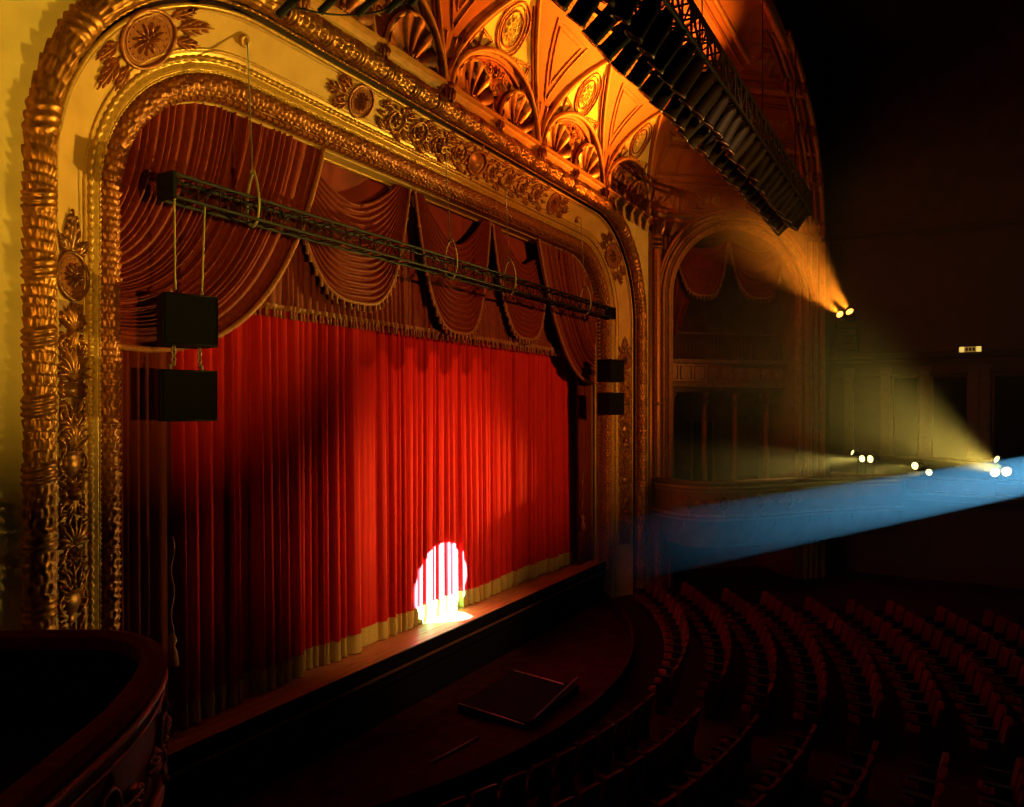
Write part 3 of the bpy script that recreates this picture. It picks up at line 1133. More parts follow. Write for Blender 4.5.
# narrow side legs
for sg, nm in ((-1, 'dark maroon side curtain hanging at the left edge of the stage'), (1, 'dark maroon side curtain hanging at the right edge of the stage')):
    b = MB()
    xa, xb_ = (5.3, 6.95) if sg < 0 else (2 * XC - 6.95, 2 * XC - 5.3)
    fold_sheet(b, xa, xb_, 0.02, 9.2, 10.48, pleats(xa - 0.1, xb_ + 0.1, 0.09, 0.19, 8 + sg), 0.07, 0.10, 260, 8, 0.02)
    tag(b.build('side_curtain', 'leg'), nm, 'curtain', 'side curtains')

# flat cloth and pleated valance behind the swags
val = thing('pleated_valance', 'straight pleated red valance with fringed hem behind the swags', 'valance', (XC, 10.6, 7.0))
P2 = pleats(7.0, 21.5, 0.10, 0.2, 21)
b = MB()
fold_sheet(b, 7.4, 21.1, 7.05, 8.9, 10.64, P2, 0.03, 0.09, 760, 5)
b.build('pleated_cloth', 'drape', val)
b = MB()
b.grid(lambda i, j: (5.4 + 17.7 * i, 10.74, (7.2, 11.2)[j]), 2, 2)
b.build('flat_cloth', 'backing', val, smooth=False)
b = MB()
fold_sheet(b, 7.4, 21.1, 7.02, 7.12, 10.60, P2, 0.09, 0.09, 760, 2)
b.build('braid', 'trim', val)
b = MB()
x = 7.45
while x < 21.05:
    o, _, _ = pleat_off(x, P2)
    b.lathe([(0.02, 0.0), (0.03, -0.04), (0.02, -0.07), (0.034, -0.17)], 5, Matrix.Translation((x, 10.61 - 0.09 * o, 7.05)))
    x += 0.095
tag(b.build('fringe_tassels', 'trim', val), kind='stuff')


def swag(xl, xr, zg, s0, s1, d, label, seed, amp=0.10, frame_fn=None, mats=('drape', 'trim'), nf=15, name='draped_swag'):
    fn = frame_fn or (lambda x, dd, z: (x, d + dd, z))
    t = thing(name, label, 'swag', fn((xl + xr) / 2, 0, zg), 'swags of the stage valance' if frame_fn is None else None)
    b = MB()
    nx, nz = 60, nf * 9

    def base(u, f):
        p = 1.7 + 1.5 * f
        sag = s0 + (s1 - s0) * f
        zz = zg - sag * (1 - abs(u) ** p) - 0.55 * f * (1 - abs(u) ** 6)
        xx = (xl + xr) / 2 + (xr - xl) / 2 * u * (1 - 0.05 * f * (1 - u * u))
        return xx, zz

    def pt(i, j):
        u = -1 + 2 * i / (nx - 1)
        f = j / (nz - 1)
        xx, zz = base(u, f)
        w = f * nf + 0.25 * sin(3 * u + seed)
        o = abs(sin(PI * w)) ** 0.8
        env = 0.35 + 0.65 * (1 - u * u)
        return fn(xx, -0.05 - 0.14 * f * (1 - u * u) - amp * o * env, zz)
    b.grid(pt, nx, nz)
    b.build('gathered_cloth', mats[0], t)
    b = MB()
    P = []
    for i in range(nx):
        u = -1 + 2 * i / (nx - 1)
        xx, zz = base(u, 1)
        P.append(fn(xx, -0.09 - 0.16 * (1 - u * u), zz - 0.03))
    b.tube(P, 0.045, 5)
    b.build('hem_braid', mats[1], t)
    b = MB()
    acc = 0
    for i in range(nx - 1):
        a_, c_ = Vector(P[i]), Vector(P[i + 1])
        acc += (c_ - a_).length
        if acc > 0.13:
            acc = 0
            b.lathe([(0.02, 0.0), (0.04, -0.04), (0.03, -0.08), (0.045, -0.17)], 5, Matrix.Translation(tuple(a_)))
    tag(b.build('hem_fringe', mats[1], t), kind='stuff')
    return t


swag(9.1, 12.95, 10.75, 1.3, 2.8, 10.56, 'draped red swag next to the left swept drape', 1)
swag(12.95, 16.3, 10.75, 1.45, 3.1, 10.54, 'draped red swag at the centre of the stage valance', 2)
swag(16.3, 19.7, 10.75, 1.35, 2.95, 10.56, 'draped red swag next to the right swept drape', 3)


def swept(sg, label):
    """drape hung from the arch and swept to the side of the opening"""
    X = (lambda x: x) if sg < 0 else (lambda x: 2 * XC - x)
    t = thing('swept_drape', label, 'drape', (X(7.5), 10.25, 6.2), 'swept drapes at the two ends of the valance')

    def curve(a, f):
        T = Vector((5.35 + 4.78 * a, 10.75 - 0.0 * a))
        C = Vector((5.45, 8.6)).lerp(Vector((8.75, 5.15)), a ** 0.85)
        E = Vector((5.25, 7.75)).lerp(Vector((5.2, 6.25)), a)
        return T * (1 - f) ** 2 + C * 2 * f * (1 - f) + E * f * f
    P = pleats(0, 1, 0.016, 0.036, 33)
    b = MB()
    na, nf = 520, 26

    def pt(i, j):
        a = i / (na - 1)
        f = j / (nf - 1)
        p = curve(a, f)
        o, _, _ = pleat_off(a, P)
        return (X(p.x), 10.36 - 0.15 * o * (0.55 + 0.45 * sin(PI * min(1, f * 1.1))) - 0.10 * sin(PI * f) * a, p.y)
    b.grid(pt, na, nf)
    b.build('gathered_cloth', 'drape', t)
    b = MB()
    Q = [curve(1, j / 40) for j in range(41)]
    b.tube([(X(p.x), 10.24 - 0.10 * sin(PI * j / 40), p.y) for j, p in enumerate(Q)], 0.05, 6)
    b.build('edge_braid', 'trim', t)


swept(-1, 'large dark red drape swept to the left edge of the stage arch')
swept(1, 'dark red drape swept to the right edge of the stage arch')

# tieback cords with tassels
for sg, lb in ((-1, 'gold tasselled cord hanging on the left side curtain'), (1, 'gold tasselled cord hanging on the right side curtain')):
    x = XC + sg * (HW - 1.02)
    t = thing('tassel_cord', lb, 'tassel', (x, 10.3, 1.2), 'tasselled cords')
    b = MB()
    b.tube([(x + 0.03 * sin(k), 10.28, 3.2 - 0.11 * k) for k in range(15)], 0.018, 6)
    b.build('cord', 'bronze', t)
    b = MB()
    b.lathe([(0.02, 1.7), (0.06, 1.64), (0.07, 1.58), (0.04, 1.5), (0.08, 1.4), (0.10, 1.2)], 10, Matrix.Translation((x, 10.28, 0)))
    b.build('tassel', 'trim', t)

# ------------------------------------------------------------------ speaker truss across the opening
ZT2 = 3.12 + CZ
T0, T1, TD = 6.12, 21.65, 9.30


def lattice(b, a, c, h, n, r):
    """box lattice between points a and c on X"""
    L = c[0] - a[0]
    for k in range(n):
        x0_, x1_ = a[0] + L * k / n, a[0] + L * (k + 1) / n
        fl = k % 2
        for sy in (-1, 1):
            z = (-h, h) if fl else (h, -h)
            b.tube([(x0_, a[1] + sy * h, a[2] + z[0]), (x1_, a[1] + sy * h, a[2] + z[1])], r, 4)
        for sz in (-1, 1):
            y = (-h, h) if fl else (h, -h)
            b.tube([(x0_, a[1] + y[0], a[2] + sz * h), (x1_, a[1] + y[1], a[2] + sz * h)], r, 4)
        for sy in (-1, 1):
            b.tube([(x0_, a[1] + sy * h, a[2] - h), (x0_, a[1] + sy * h, a[2] + h)], r, 4)
        for sz in (-1, 1):
            b.tube([(x0_, a[1] - h, a[2] + sz * h), (x0_, a[1] + h, a[2] + sz * h)], r, 4)


tr = thing('speaker_truss', 'slim dark box truss hung across the stage opening', 'truss', (T0, TD, ZT2))
for sy in (-1, 1):
    for sz in (-1, 1):
        b = MB()
        b.tube([(T0, TD + sy * 0.16, ZT2 + sz * 0.16), (T1, TD + sy * 0.16, ZT2 + sz * 0.16)], 0.026, 8)
        b.build('chord', 'truss', tr)
b = MB()
lattice(b, (T0, TD, ZT2), (T1, TD, ZT2), 0.16, 42, 0.012)
tag(b.build('lattice_bracing', 'truss', tr), kind='stuff')
for x in (T0, T1):
    b = MB()
    b.box((x, TD, ZT2), (0.05, 0.38, 0.38))
    b.build('end_plate', 'black', tr, smooth=False)
for k, (x, y, z) in enumerate(BOSS):
    wd = ('leftmost', 'second from left', 'third from left', 'rightmost')[k]
    b = MB()
    b.tube([(x, y, z), (x - 0.02, TD + 0.04, ZT2 + 0.62)], 0.013, 6)
    tag(b.build('hoist_cable', 'steel'), 'thin steel cable holding the speaker truss, %s of the four' % wd, 'cable', 'hoist cables')
    b = MB()
    b.tube([(x - 0.02 + 0.06 * sin(2 * PI * q / 26), TD + 0.25 * sin(2 * PI * q / 26) * (0.45 + 0.55 * sin(PI * q / 26)) + 0.02, ZT2 + 0.20 + 0.44 * cos(2 * PI * q / 26)) for q in range(26)], 0.02, 6, closed=True)
    sl = b.build('rope_sling', 'rope')
    tag(sl, 'pale rope sling looped round the speaker truss, %s of the four' % wd, 'rope', 'rope slings')
    b = MB()
    b.ball((x - 0.02, TD + 0.03, ZT2 + 0.62), 0.045, 8, 5)
    b.build('knot', 'rope', sl)


def speaker(x, z, rz, label, group, w=0.74, h=0.72, dp=0.56):
    t = thing('loudspeaker', label, 'speaker', (0, 0, 0), group)
    b = MB()
    cs = [(-w / 2, -dp / 2), (w / 2, -dp / 2), (w / 2 * 0.8, dp / 2), (-w / 2 * 0.8, dp / 2)]
    b.add([(cx, cy, -h / 2) for cx, cy in cs] + [(cx, cy, h / 2) for cx, cy in cs], [(3, 2, 1, 0), (4, 5, 6, 7), (0, 1, 5, 4), (1, 2, 6, 5), (2, 3, 7, 6), (3, 0, 4, 7)])
    b.build('cabinet', 'black', t, smooth=False)
    b = MB()
    b.box((0, -dp / 2 - 0.012, 0), (w * 0.93, 0.024, h * 0.92))
    b.build('grille', 'grille', t, smooth=False)
    b = MB()
    b.tube([(-w / 2 * 0.96, -dp / 2 - 0.02, -h / 2 * 0.96), (w / 2 * 0.96, -dp / 2 - 0.02, -h / 2 * 0.96), (w / 2 * 0.96, -dp / 2 - 0.02, h / 2 * 0.96), (-w / 2 * 0.96, -dp / 2 - 0.02, h / 2 * 0.96)], 0.012, 4, closed=True)
    b.build('front_edge', 'truss', t)
    for sx in (-1, 1):
        b = MB()
        b.tube([(sx * w * 0.28, -0.1, h / 2), (sx * w * 0.28, -0.1, h / 2 + 0.08)], 0.02, 6)
        b.build('rigging_eye', 'steel', t)
    t.location = (x, TD, z)
    t.rotation_euler = (0, 0, rz)
    return t


def links(a, c, n, label, group):
    t = thing('hanging_chain', label, 'chain', a, group)
    a, c = Vector(a), Vector(c)
    L = (c - a).length / n
    for k in range(n):
        p = a.lerp(c, (k + 0.5) / n)
        b = MB()
        ax = Vector((1, 0, 0)) if k % 2 else Vector((0, 1, 0))
        b.tube([p + ax * (0.03 * sin(2 * PI * q / 10)) + Vector((0, 0, 1)) * (L * 0.6 * cos(2 * PI * q / 10)) for q in range(10)], 0.011, 4, closed=True)
        b.build('link', 'steel', t)


for sg, sd in ((-1, 'left'), (1, 'right')):
    xs = 6.40 if sg < 0 else 2 * XC - 6.9
    rz = -0.30 if sg < 0 else -0.25
    zu, zl = 6.43, 5.37
    speaker(xs, zu, rz, 'black box loudspeaker hung from the %s end of the truss, upper of two' % sd, 'hung loudspeakers')
    speaker(xs, zl, rz - 0.06, 'black box loudspeaker hung from the %s end of the truss, lower of two' % sd, 'hung loudspeakers')
    for q, dx in ((0, -0.24), (1, 0.24)):
        b = MB()
        b.tube([(xs + dx, TD - 0.12, ZT2 - 0.14), (xs + dx * 0.9, TD - 0.1, zu + 0.60), (xs + dx * 0.85, TD - 0.1, zu + 0.42)], 0.013, 6)
        tag(b.build('hanging_strap', 'rope'), 'pale strap holding the %s pair of loudspeakers, %s one' % (sd, ('nearer the arch', 'nearer the centre')[q] if sg < 0 else ('nearer the centre', 'nearer the arch')[q]), 'strap', 'speaker straps')
        links((xs + dx * 0.85, TD - 0.05, zu - 0.36), (xs + dx * 0.85, TD - 0.05, zl + 0.42), 5, 'short chain between the two %s loudspeakers, %s one' % (sd, ('nearer the arch', 'nearer the centre')[q] if sg < 0 else ('nearer the centre', 'nearer the arch')[q]), 'speaker chains')

# ------------------------------------------------------------------ big overhead lighting truss with two rows of cans
BX0, BX1, BY, BZ = 6.0, 24.2, 3.90, 6.45 + CZ
big = thing('lighting_truss', 'big black overhead lighting truss full of stage cans', 'truss', (BX0, BY, BZ))
HB = 0.30
for sy in (-1, 1):
    for sz in (-1, 1):
        b = MB()
        b.tube([(BX0, BY + sy * HB, BZ + sz * HB), (BX1, BY + sy * HB, BZ + sz * HB)], 0.045, 8)
        b.build('chord', 'black', big)
b = MB()
lattice(b, (BX0, BY, BZ), (BX1, BY, BZ), HB, 38, 0.022)
b.build('lattice_bracing', 'black', big)
for q, (dy, dz) in enumerate(((0.62, -0.40), (0.16, -0.34))):
    b = MB()
    b.tube([(BX0, BY + dy, BZ + dz), (BX1, BY + dy, BZ + dz)], 0.03, 8)
    for k in range(14):
        x = BX0 + 0.3 + k * 1.44
        b.tube([(x, BY + dy, BZ + dz), (x, BY + (HB if q == 0 else 0.16), BZ - HB)], 0.02, 6)
    b.build('lamp_bar', 'black', big)
for x in (BX0 + 0.02, BX1 - 0.02):
    b = MB()
    b.box((x, BY, BZ), (0.04, 2 * HB + 0.1, 2 * HB + 0.1))
    b.build('end_frame', 'black', big, smooth=False)
for k, x in enumerate((8.2, 13.4, 18.6, 23.2)):
    b = MB()
    b.tube([(x, BY, BZ + HB), (x, BY, 19.4)], 0.014, 6)
    tag(b.build('hoist_cable', 'black'), 'black cable above the lighting truss, %s from the left' % ('first', 'second', 'third', 'fourth')[k], 'cable', 'lighting truss cables')


def make_can():
    t = thing('stage_can', 'black stage lighting can in a row under the big overhead truss', 'stage light', (0, 0, 0), 'cans on the big overhead truss')
    RX = Matrix.Rotation(-PI / 2, 4, 'X')            # turn Z to +Y: beam leaves along +Y
    RX = Matrix.Translation((0, -0.02, -0.24)) @ RX
    b = MB()
    b.lathe([(0.06, -0.36), (0.10, -0.34), (0.115, -0.22), (0.145, -0.20), (0.145, 0.30), (0.16, 0.31), (0.16, 0.34)], 14, RX)
    b.build('body', 'black', t)
    b = MB()
    b.lathe([(0.148, 0.345), (0.165, 0.345), (0.165, 0.36), (0.148, 0.36), (0.148, 0.345)], 14, RX, cap=False)
    b.build('front_rim', 'gelframe', t)
    b = MB()
    b.lathe([(0.148, 0.335), (0.07, 0.345), (0.002, 0.35)], 14, RX, cap=False)
    b.build('lens', 'lensoff', t)
    b = MB()
    b.tube([(-0.165, -0.02, -0.24), (-0.17, -0.02, -0.08), (-0.12, -0.02, -0.03), (0.12, -0.02, -0.03), (0.17, -0.02, -0.08), (0.165, -0.02, -0.24)], 0.014, 5)
    b.build('yoke', 'black', t)
    b = MB()
    b.box((0, -0.02, 0.0), (0.05, 0.06, 0.08))
    b.build('clamp', 'black', t, smooth=False)
    return t


can0 = make_can()
first = True
rnd = random.Random(77)
for row, (dy, dz, pit) in enumerate(((0.62, -0.44, -0.80), (0.16, -0.38, -0.86))):
    ncan = int((BX1 - BX0 - 0.45) / 0.56) + 1
    for kc in range(ncan):
        x = BX1 - 0.25 - 0.56 * kc - 0.2 * row
        c = can0 if first else copy_tree(can0)
        first = False
        c['label'] = 'black stage can, %s from the far end of the %s row' % (ordinal(kc + 1), ('stage-side', 'house-side')[row])
        c.location = (x, BY + dy, BZ + dz)
        c.rotation_euler = (pit + rnd.uniform(-0.16, 0.16), 0, rnd.uniform(-0.2, 0.2))

# short lamp bar above the left half of the vault
lb = thing('lamp_batten', 'short black lamp batten hanging above the left vault bays', 'lamp batten', (6.0, 6.0, 10.4))
b = MB()
b.tube([(5.2, 6.05, 9.75), (9.2, 6.05, 11.9)], 0.035, 8)
b.build('bar', 'black', lb)
for x, z in ((5.65, 9.66), (6.29, 10.0), (6.93, 10.27), (7.49, 10.57), (8.0, 10.93)):
    b = MB()
    b.tube([(x, 6.5, z), (x + 0.05, 6.02, z + 0.26)], 0.045, 8)
    b.build('arm', 'black', lb)
b = MB()
b.tube([(5.7 + 2.2 * k / 12, 6.45, 9.8 + 1.1 * k / 12 - 0.16 * (1 - ((k - 6) / 6) ** 2)) for k in range(13)], 0.012, 5)
b.build('cable_swag', 'black', lb)

# ------------------------------------------------------------------ side boxes with curved fronts
BOXP = [(x - 0.22, y) for x, y in ((3.87, 9.0), (4.35, 8.35), (4.72, 7.6), (4.55, 6.75), (3.75, 5.85), (2.75, 5.15), (1.7, 4.45), (0.6, 3.6), (-0.6, 2.5), (-1.7, 1.4))]


def side_box(sg, label):
    pts = [Vector((x, y, 0)) for x, y in BOXP]
    C = catmull(pts, 8)
    cum = [0]
    for a_, c_ in zip(C, C[1:]):
        cum.append(cum[-1] + (c_ - a_).length)
    nrm = []
    for i in range(len(C)):
        d = (C[min(i + 1, len(C) - 1)] - C[max(i - 1, 0)]).normalized()
        nrm.append(Vector((-d.y, d.x, 0)))
    if nrm[20].dot(Vector((1, -1, 0))) < 0:
        nrm = [-n for n in nrm]

    def at(i, off, z):
        p = C[i] + nrm[i] * off
        return (p.x, p.y, z) if sg < 0 else (2 * XC - p.x, p.y, z)
    c0 = at(24, 0, 1.3)
    t = thing('theatre_box', label, 'theatre box', c0, 'theatre boxes')
    n = len(C)

    def strip(name, pr, m_):
        q = MB()
        q.grid(lambda i, j: at(i, pr[j][0], pr[j][1]), n, len(pr))
        q.build(name, m_, t, smooth=False)
    strip('front_panel', [(-0.10, 1.42), (0.03, 1.42), (0.0, 1.55), (0.06, 2.0), (0.02, 2.55), (0.02, 2.62)], 'sidewall')
    strip('rail_cushion', [(-0.14, 2.60), (-0.14, 2.74), (-0.05, 2.79), (0.06, 2.76), (0.10, 2.68), (0.06, 2.60)], 'seat')
    for z, of, r in ((2.56, 0.06, 0.045), (1.60, 0.05, 0.05), (1.46, 0.05, 0.03), (2.42, 0.06, 0.018)):
        q = MB()
        q.tube([at(i, of, z) for i in range(n)], r, 6)
        q.build('gilt_moulding', 'sidetrim', t)
    strip('inner_face', [(-0.10, 1.42), (-0.12, 2.62)], 'blacksoft')
    q = MB()
    q.grid(lambda i, j: (at(i, -0.1, 1.75) if j == 0 else ((1.0 + 0 * i, 7.0, 1.75) if sg < 0 else (2 * XC - 1.0, 7.0, 1.75))), n, 2)
    q.build('box_floor', 'blacksoft', t, smooth=False)
    q = MB()
    q.grid(lambda i, j: at(i, -0.02 - 0.5 * j * 0.33, 1.42 - 0.33 * j * (0.7 + 0.1 * j)), n, 4)
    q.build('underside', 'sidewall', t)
    # carved ovals and swags on the front
    for i0 in (18, 27, 36, 45):
        def m(u, v, w, i0=i0):
            f = i0 + u / 0.16
            k = max(0, min(n - 2, int(math.floor(f))))
            g = f - k
            a_, c_ = Vector(at(k, 0.06 + w, 2.02 + v)), Vector(at(k + 1, 0.06 + w, 2.02 + v))
            return tuple(a_.lerp(c_, g))
        q = MB()
        orn_ring(q, m, 0, 0, 0.26, 0.03, asp=0.75)
        orn_rosette(q, m, 0, 0, 0.18, 8)
        for s in (-1, 1):
            orn_sprig(q, m, s * 0.22, 0, 0 if s > 0 else PI, 0.4, 0.09)
            orn_leaf(q, m, 0, s * 0.27, s * PI / 2, 0.14, 0.09)
        q.build('carved_oval', 'sidetrim', t)
    q = MB()
    for i in range(6, n - 10, 5):
        orn_leaf(q, lambda u, v, w: at(i, 0.03 + w - 0.25 * (v < 0) * -v, 1.5 + v), 0, 0, -PI / 2, 0.35, 0.1)
    q.build('leaf_drops', 'sidetrim', t)


side_box(-1, 'curved dark theatre box front at the near left below the stage arch')
side_box(1, 'curved gilt-edged theatre box front below the right-hand box arch')

# ------------------------------------------------------------------ house side walls and dark balcony beyond the arch
b = MB()
b.grid(lambda i, j: mirror(sw((0, SL)[i], (ZB, ZS)[j])), 2, 2)
tag(b.build('wall_left', 'plaster', smooth=False), 'plain ochre splayed wall left of the stage arch', 'wall', kind='structure')
fa = thing('wall_front_arch', 'dark wall above the front edge of the vault', 'wall', (XC, 4.0, 12), kind='structure')
b = MB()
edge = [scove(s_end(p * DEG), p * DEG) for p in range(0, 91, 6)]
pts = edge + [mirror(q) for q in edge[::-1]]
b.grid(lambda i, j: ((pts[i][0], 4.02, pts[i][2]) if j == 0 else (pts[i][0] + (6 if i < 16 else -6) * max(0, (1 - abs(pts[i][2] - ZS) / 4.5)), 4.02, 19.5)), len(pts), 2)
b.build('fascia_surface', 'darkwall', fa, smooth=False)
b = MB()
b.grid(lambda i, j: ((30.1, 36.5)[i], 4.02, (ZB, 19.5)[j]), 2, 2)
b.build('return_surface', 'darkwall', fa, smooth=False)

hw = thing('wall_house', 'dark right side wall of the auditorium', 'wall', (31.8, -2, ZB), kind='structure')
b = MB()
b.grid(lambda i, j: (31.8, (4.05, -14)[i], (ZB, 19.5)[j]), 2, 2)
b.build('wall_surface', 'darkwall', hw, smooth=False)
for z, r in ((7.3, 0.10), (7.05, 0.06), (6.5, 0.05), (3.3, 0.08), (12.0, 0.1)):
    b = MB()
    b.tube([(31.72, 4.0, z), (31.72, -13.5, z)], r, 6)
    b.build('wall_moulding', 'darktrim', hw)
for y in (3.3, 2.0, 0.65, -0.9, -1.25, -2.9, -4.5):
    b = MB()
    b.box((31.70, y, 5.1), (0.16, 0.32, 3.3))
    b.box((31.66, y, 6.75), (0.24, 0.42, 0.16))
    b.box((31.66, y, 3.5), (0.24, 0.42, 0.2))
    b.build('pilaster', 'darktrim', hw, smooth=False)
for k, (y0, y1) in enumerate(((0.45, -0.75), (-1.5, -2.6), (1.75, 0.85))):
    b = MB()
    b.box((31.74, (y0 + y1) / 2, 4.9), (0.10, abs(y0 - y1) - 0.1, 3.0))
    b.build('dark_opening', 'blacksoft', hw, smooth=False)
    b = MB()
    b.tube([(31.68, y0 - 0.02, 3.4), (31.68, y0 - 0.02, 6.42), (31.68, y1 + 0.02, 6.42), (31.68, y1 + 0.02, 3.4)], 0.05, 6)
    b.build('opening_casing', 'darktrim', hw)
b = MB()
lp = [(0.0, 1.7), (0.6, 1.8), (0.8, 2.0), (0.82, 2.6), (0.75, 2.72), (0.6, 2.72), (0.55, 2.3), (0.0, 2.3)]
bal = thing('balcony_front', 'long dark balcony front on the right side wall', 'balcony', (31.3, 0, 1.7))
b.grid(lambda i, j: (31.78 - lp[j][0], (3.9, -9.0)[i], lp[j][1]), 2, len(lp))
b.build('front_panel', 'sidewall', bal, smooth=False)
for z in (2.66, 2.05):
    b = MB()
    b.tube([(30.95, 3.9, z), (30.95, -9, z)], 0.05, 6)
    b.build('gilt_moulding', 'sidetrim', bal)
for k in range(12):
    b = MB()
    y = 3.2 - 0.95 * k
    q = [(30.945, y, 2.16), (30.945, y - 0.7, 2.16), (30.945, y - 0.7, 2.54), (30.945, y, 2.54)]
    b.tube(q, 0.025, 4, closed=True)
    b.build('panel_frame', 'sidetrim', bal)
b = MB()
b.grid(lambda i, j: ((-5, 37)[i], (4.05, -19)[j], 19.5), 2, 2)
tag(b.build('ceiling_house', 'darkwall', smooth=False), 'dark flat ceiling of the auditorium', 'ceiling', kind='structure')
b = MB()
b.grid(lambda i, j: (-4.2, (4.05, -14)[i], (ZB, 19.5)[j]), 2, 2)
tag(b.build('wall_house_left', 'darkwall', smooth=False), 'dark left side wall of the auditorium', 'wall', kind='structure')

# draperies hung in the head of the box arch
sfn = lambda x, dd, z: sw(x, z, -0.35 - dd)
swag(1.0, 3.3, 11.6, 0.4, 1.6, 0, 'dim brown swag under the box arch, nearer the stage', 5, 0.08, sfn, ('leg', 'bronze'), 7)
swag(3.3, 5.8, 11.6, 0.4, 1.6, 0, 'dim brown swag under the box arch, nearer the house', 6, 0.08, sfn, ('leg', 'bronze'), 7)
t = thing('box_drape', 'dim brown drape hanging down the stage side of the box arch', 'drape', sw(1.3, 8.2, -0.4))
b = MB()
Pd = pleats(0, 1, 0.06, 0.1, 3)
b.grid(lambda i, j: sw(0.9 + (1.9 - 1.35 * smoothstep(0, 1, j / 14)) * i / 90, 11.3 - 3.0 * j / 14 - 0.6 * (1 - i / 90), -0.45 + 0.09 * pleat_off(i / 90, Pd)[0]), 91, 15)
b.build('gathered_cloth', 'leg', t)


# ------------------------------------------------------------------ lamps that light the house
def spot_lamp(name, label, loc, target, color, energy, angle, blend, lens, lr=0.13, soft=0.08, group=None, body_len=0.45, light=True, stand=None):
    t = thing(name, label, 'spotlight', loc, group)
    mx = aim_matrix(loc, target)
    fl = mx @ Matrix.Rotation(PI, 4, 'X')            # local +Z now points at the target
    b = MB()
    b.lathe([(lr * 0.5, -body_len), (lr * 0.9, -body_len + 0.05), (lr * 0.95, -0.16), (lr * 1.12, -0.14), (lr * 1.12, 0.04), (lr * 1.02, 0.04), (lr * 1.0, -0.005)], 18, fl, cap=False)
    b.build('housing', 'black', t)
    b = MB()
    b.lathe([(lr * 1.0, 0.0), (lr * 0.6, 0.012), (0.002, 0.02)], 18, fl, cap=False)
    b.build('lens', lens, t)
    b = MB()
    p = [fl @ Vector(q) for q in ((-lr * 1.2, 0, -0.2), (-lr * 1.3, -0.12, -0.2), (-lr * 0.5, -0.26, -0.2), (lr * 0.5, -0.26, -0.2), (lr * 1.3, -0.12, -0.2), (lr * 1.2, 0, -0.2))]
    b.tube(p, 0.016, 6)
    b.build('yoke', 'black', t)
    if stand is not None:
        b = MB()
        q = fl @ Vector((0, 0, -0.2))
        b.tube([(q.x, q.y, q.z - 0.05), (q.x, q.y, stand)], 0.025, 6)
        b.build('stand', 'black', t)
    if light:
        ld = bpy.data.lights.new(name + '_light', 'SPOT')
        ld.energy = energy
        ld.color = color
        ld.spot_size = math.radians(angle)
        ld.spot_blend = blend
        ld.shadow_soft_size = soft
        lo = bpy.data.objects.new(name + '_light', ld)
        COL.objects.link(lo)
        lo.matrix_world = mx @ Matrix.Translation((0, 0, -0.10))
        lo.parent = t
        lo.matrix_parent_inverse = Matrix.Translation(loc).inverted()
    return t


ORANGE, YELLOW, WARM = (1.0, 0.25, 0.012), (1.0, 0.70, 0.10), (1.0, 0.74, 0.14)
# orange pair on a bracket high on the right
spot_lamp('orange_spotlight', 'lit orange spotlight high on the right wall, left of the pair', (29.9, 3.42, 8.80), (16.5, 8.3, 14.2), ORANGE, E_ORANGE, 27, 1.0, 'lamp_o', 0.13, group='orange pair')
spot_lamp('orange_spotlight', 'lit orange spotlight high on the right wall, right of the pair', (29.9, 3.08, 8.88), (19.4, 7.4, 15.2), ORANGE, E_ORANGE, 29, 1.0, 'lamp_o', 0.14, group='orange pair')
br = thing('lamp_bracket', 'dark lattice bracket carrying the orange spotlights', 'bracket', (30.2, 3.2, 7.6))
for dx, dy in ((0, -0.35), (0, 0.35), (0.4, -0.35), (0.4, 0.35)):
    b = MB()
    b.tube([(29.9 + dx, 3.2 + dy, 7.4), (29.9 + dx, 3.2 + dy, 8.55)], 0.03, 6)
    b.build('post', 'black', br)
b = MB()
for z in (7.45, 7.72, 8.0, 8.28, 8.54):
    b.tube([(29.9, 2.85, z), (29.9, 3.55, z), (30.3, 3.55, z), (30.3, 2.85, z)], 0.02, 5, closed=True)
b.tube([(30.3, 3.2, 8.1), (31.8, 3.2, 8.1)], 0.04, 6)
b.build('rungs', 'black', br)

# yellow lamps along the balcony front
YG = 'yellow lamps along the right balcony'
spot_lamp('yellow_spotlight', 'lit yellow spotlight at the far right end of the balcony, left of the pair', (30.7, -1.52, 2.95), (4.9, 9.3, 10.5), YELLOW, E_YELLOW, 25, 1.0, 'lamp_y', 0.16, group=YG, stand=2.71)
spot_lamp('yellow_spotlight', 'lit yellow spotlight at the far right end of the balcony, right of the pair', (30.7, -1.86, 3.0), (7.0, 9.6, 10.0), YELLOW, E_YELLOW * 0.7, 25, 1.0, 'lamp_y', 0.17, group=YG, stand=2.71)
spot_lamp('yellow_spotlight', 'lit yellow spotlight nearest the box arch, left of the close pair', (30.6, 2.72, 3.30), (15.0, 10.6, 3.2), WARM, E_SIDE, 17, 1.0, 'lamp_y', 0.13, group=YG, stand=2.71)
spot_lamp('yellow_spotlight', 'lit yellow spotlight nearest the box arch, right of the close pair', (30.6, 2.44, 3.30), (16.5, 10.6, 3.2), WARM, E_SIDE, 17, 1.0, 'lamp_y', 0.14, group=YG, stand=2.71)
spot_lamp('yellow_spotlight', 'lit yellow spotlight in the middle of the balcony, higher of two', (30.6, 0.95, 3.10), (14.0, 10.6, 2.5), WARM, E_SIDE, 15, 1.0, 'lamp_y', 0.14, group=YG, stand=2.71)
spot_lamp('yellow_spotlight', 'lit yellow spotlight in the middle of the balcony, lower of two', (30.6, 0.50, 2.88), (5.2, 9.6, 3.4), WARM, E_SIDE * 0.75, 15, 1.0, 'lamp_y', 0.12, group=YG, stand=2.71)
spot_lamp('yellow_spotlight', 'small lit lamp seen edge-on above the close pair near the box arch', (30.6, 3.05, 3.52), (24.0, 12.0, 8.0), YELLOW, 0, 20, 1, 'lamp_y', 0.11, group=YG, stand=2.71, light=False)
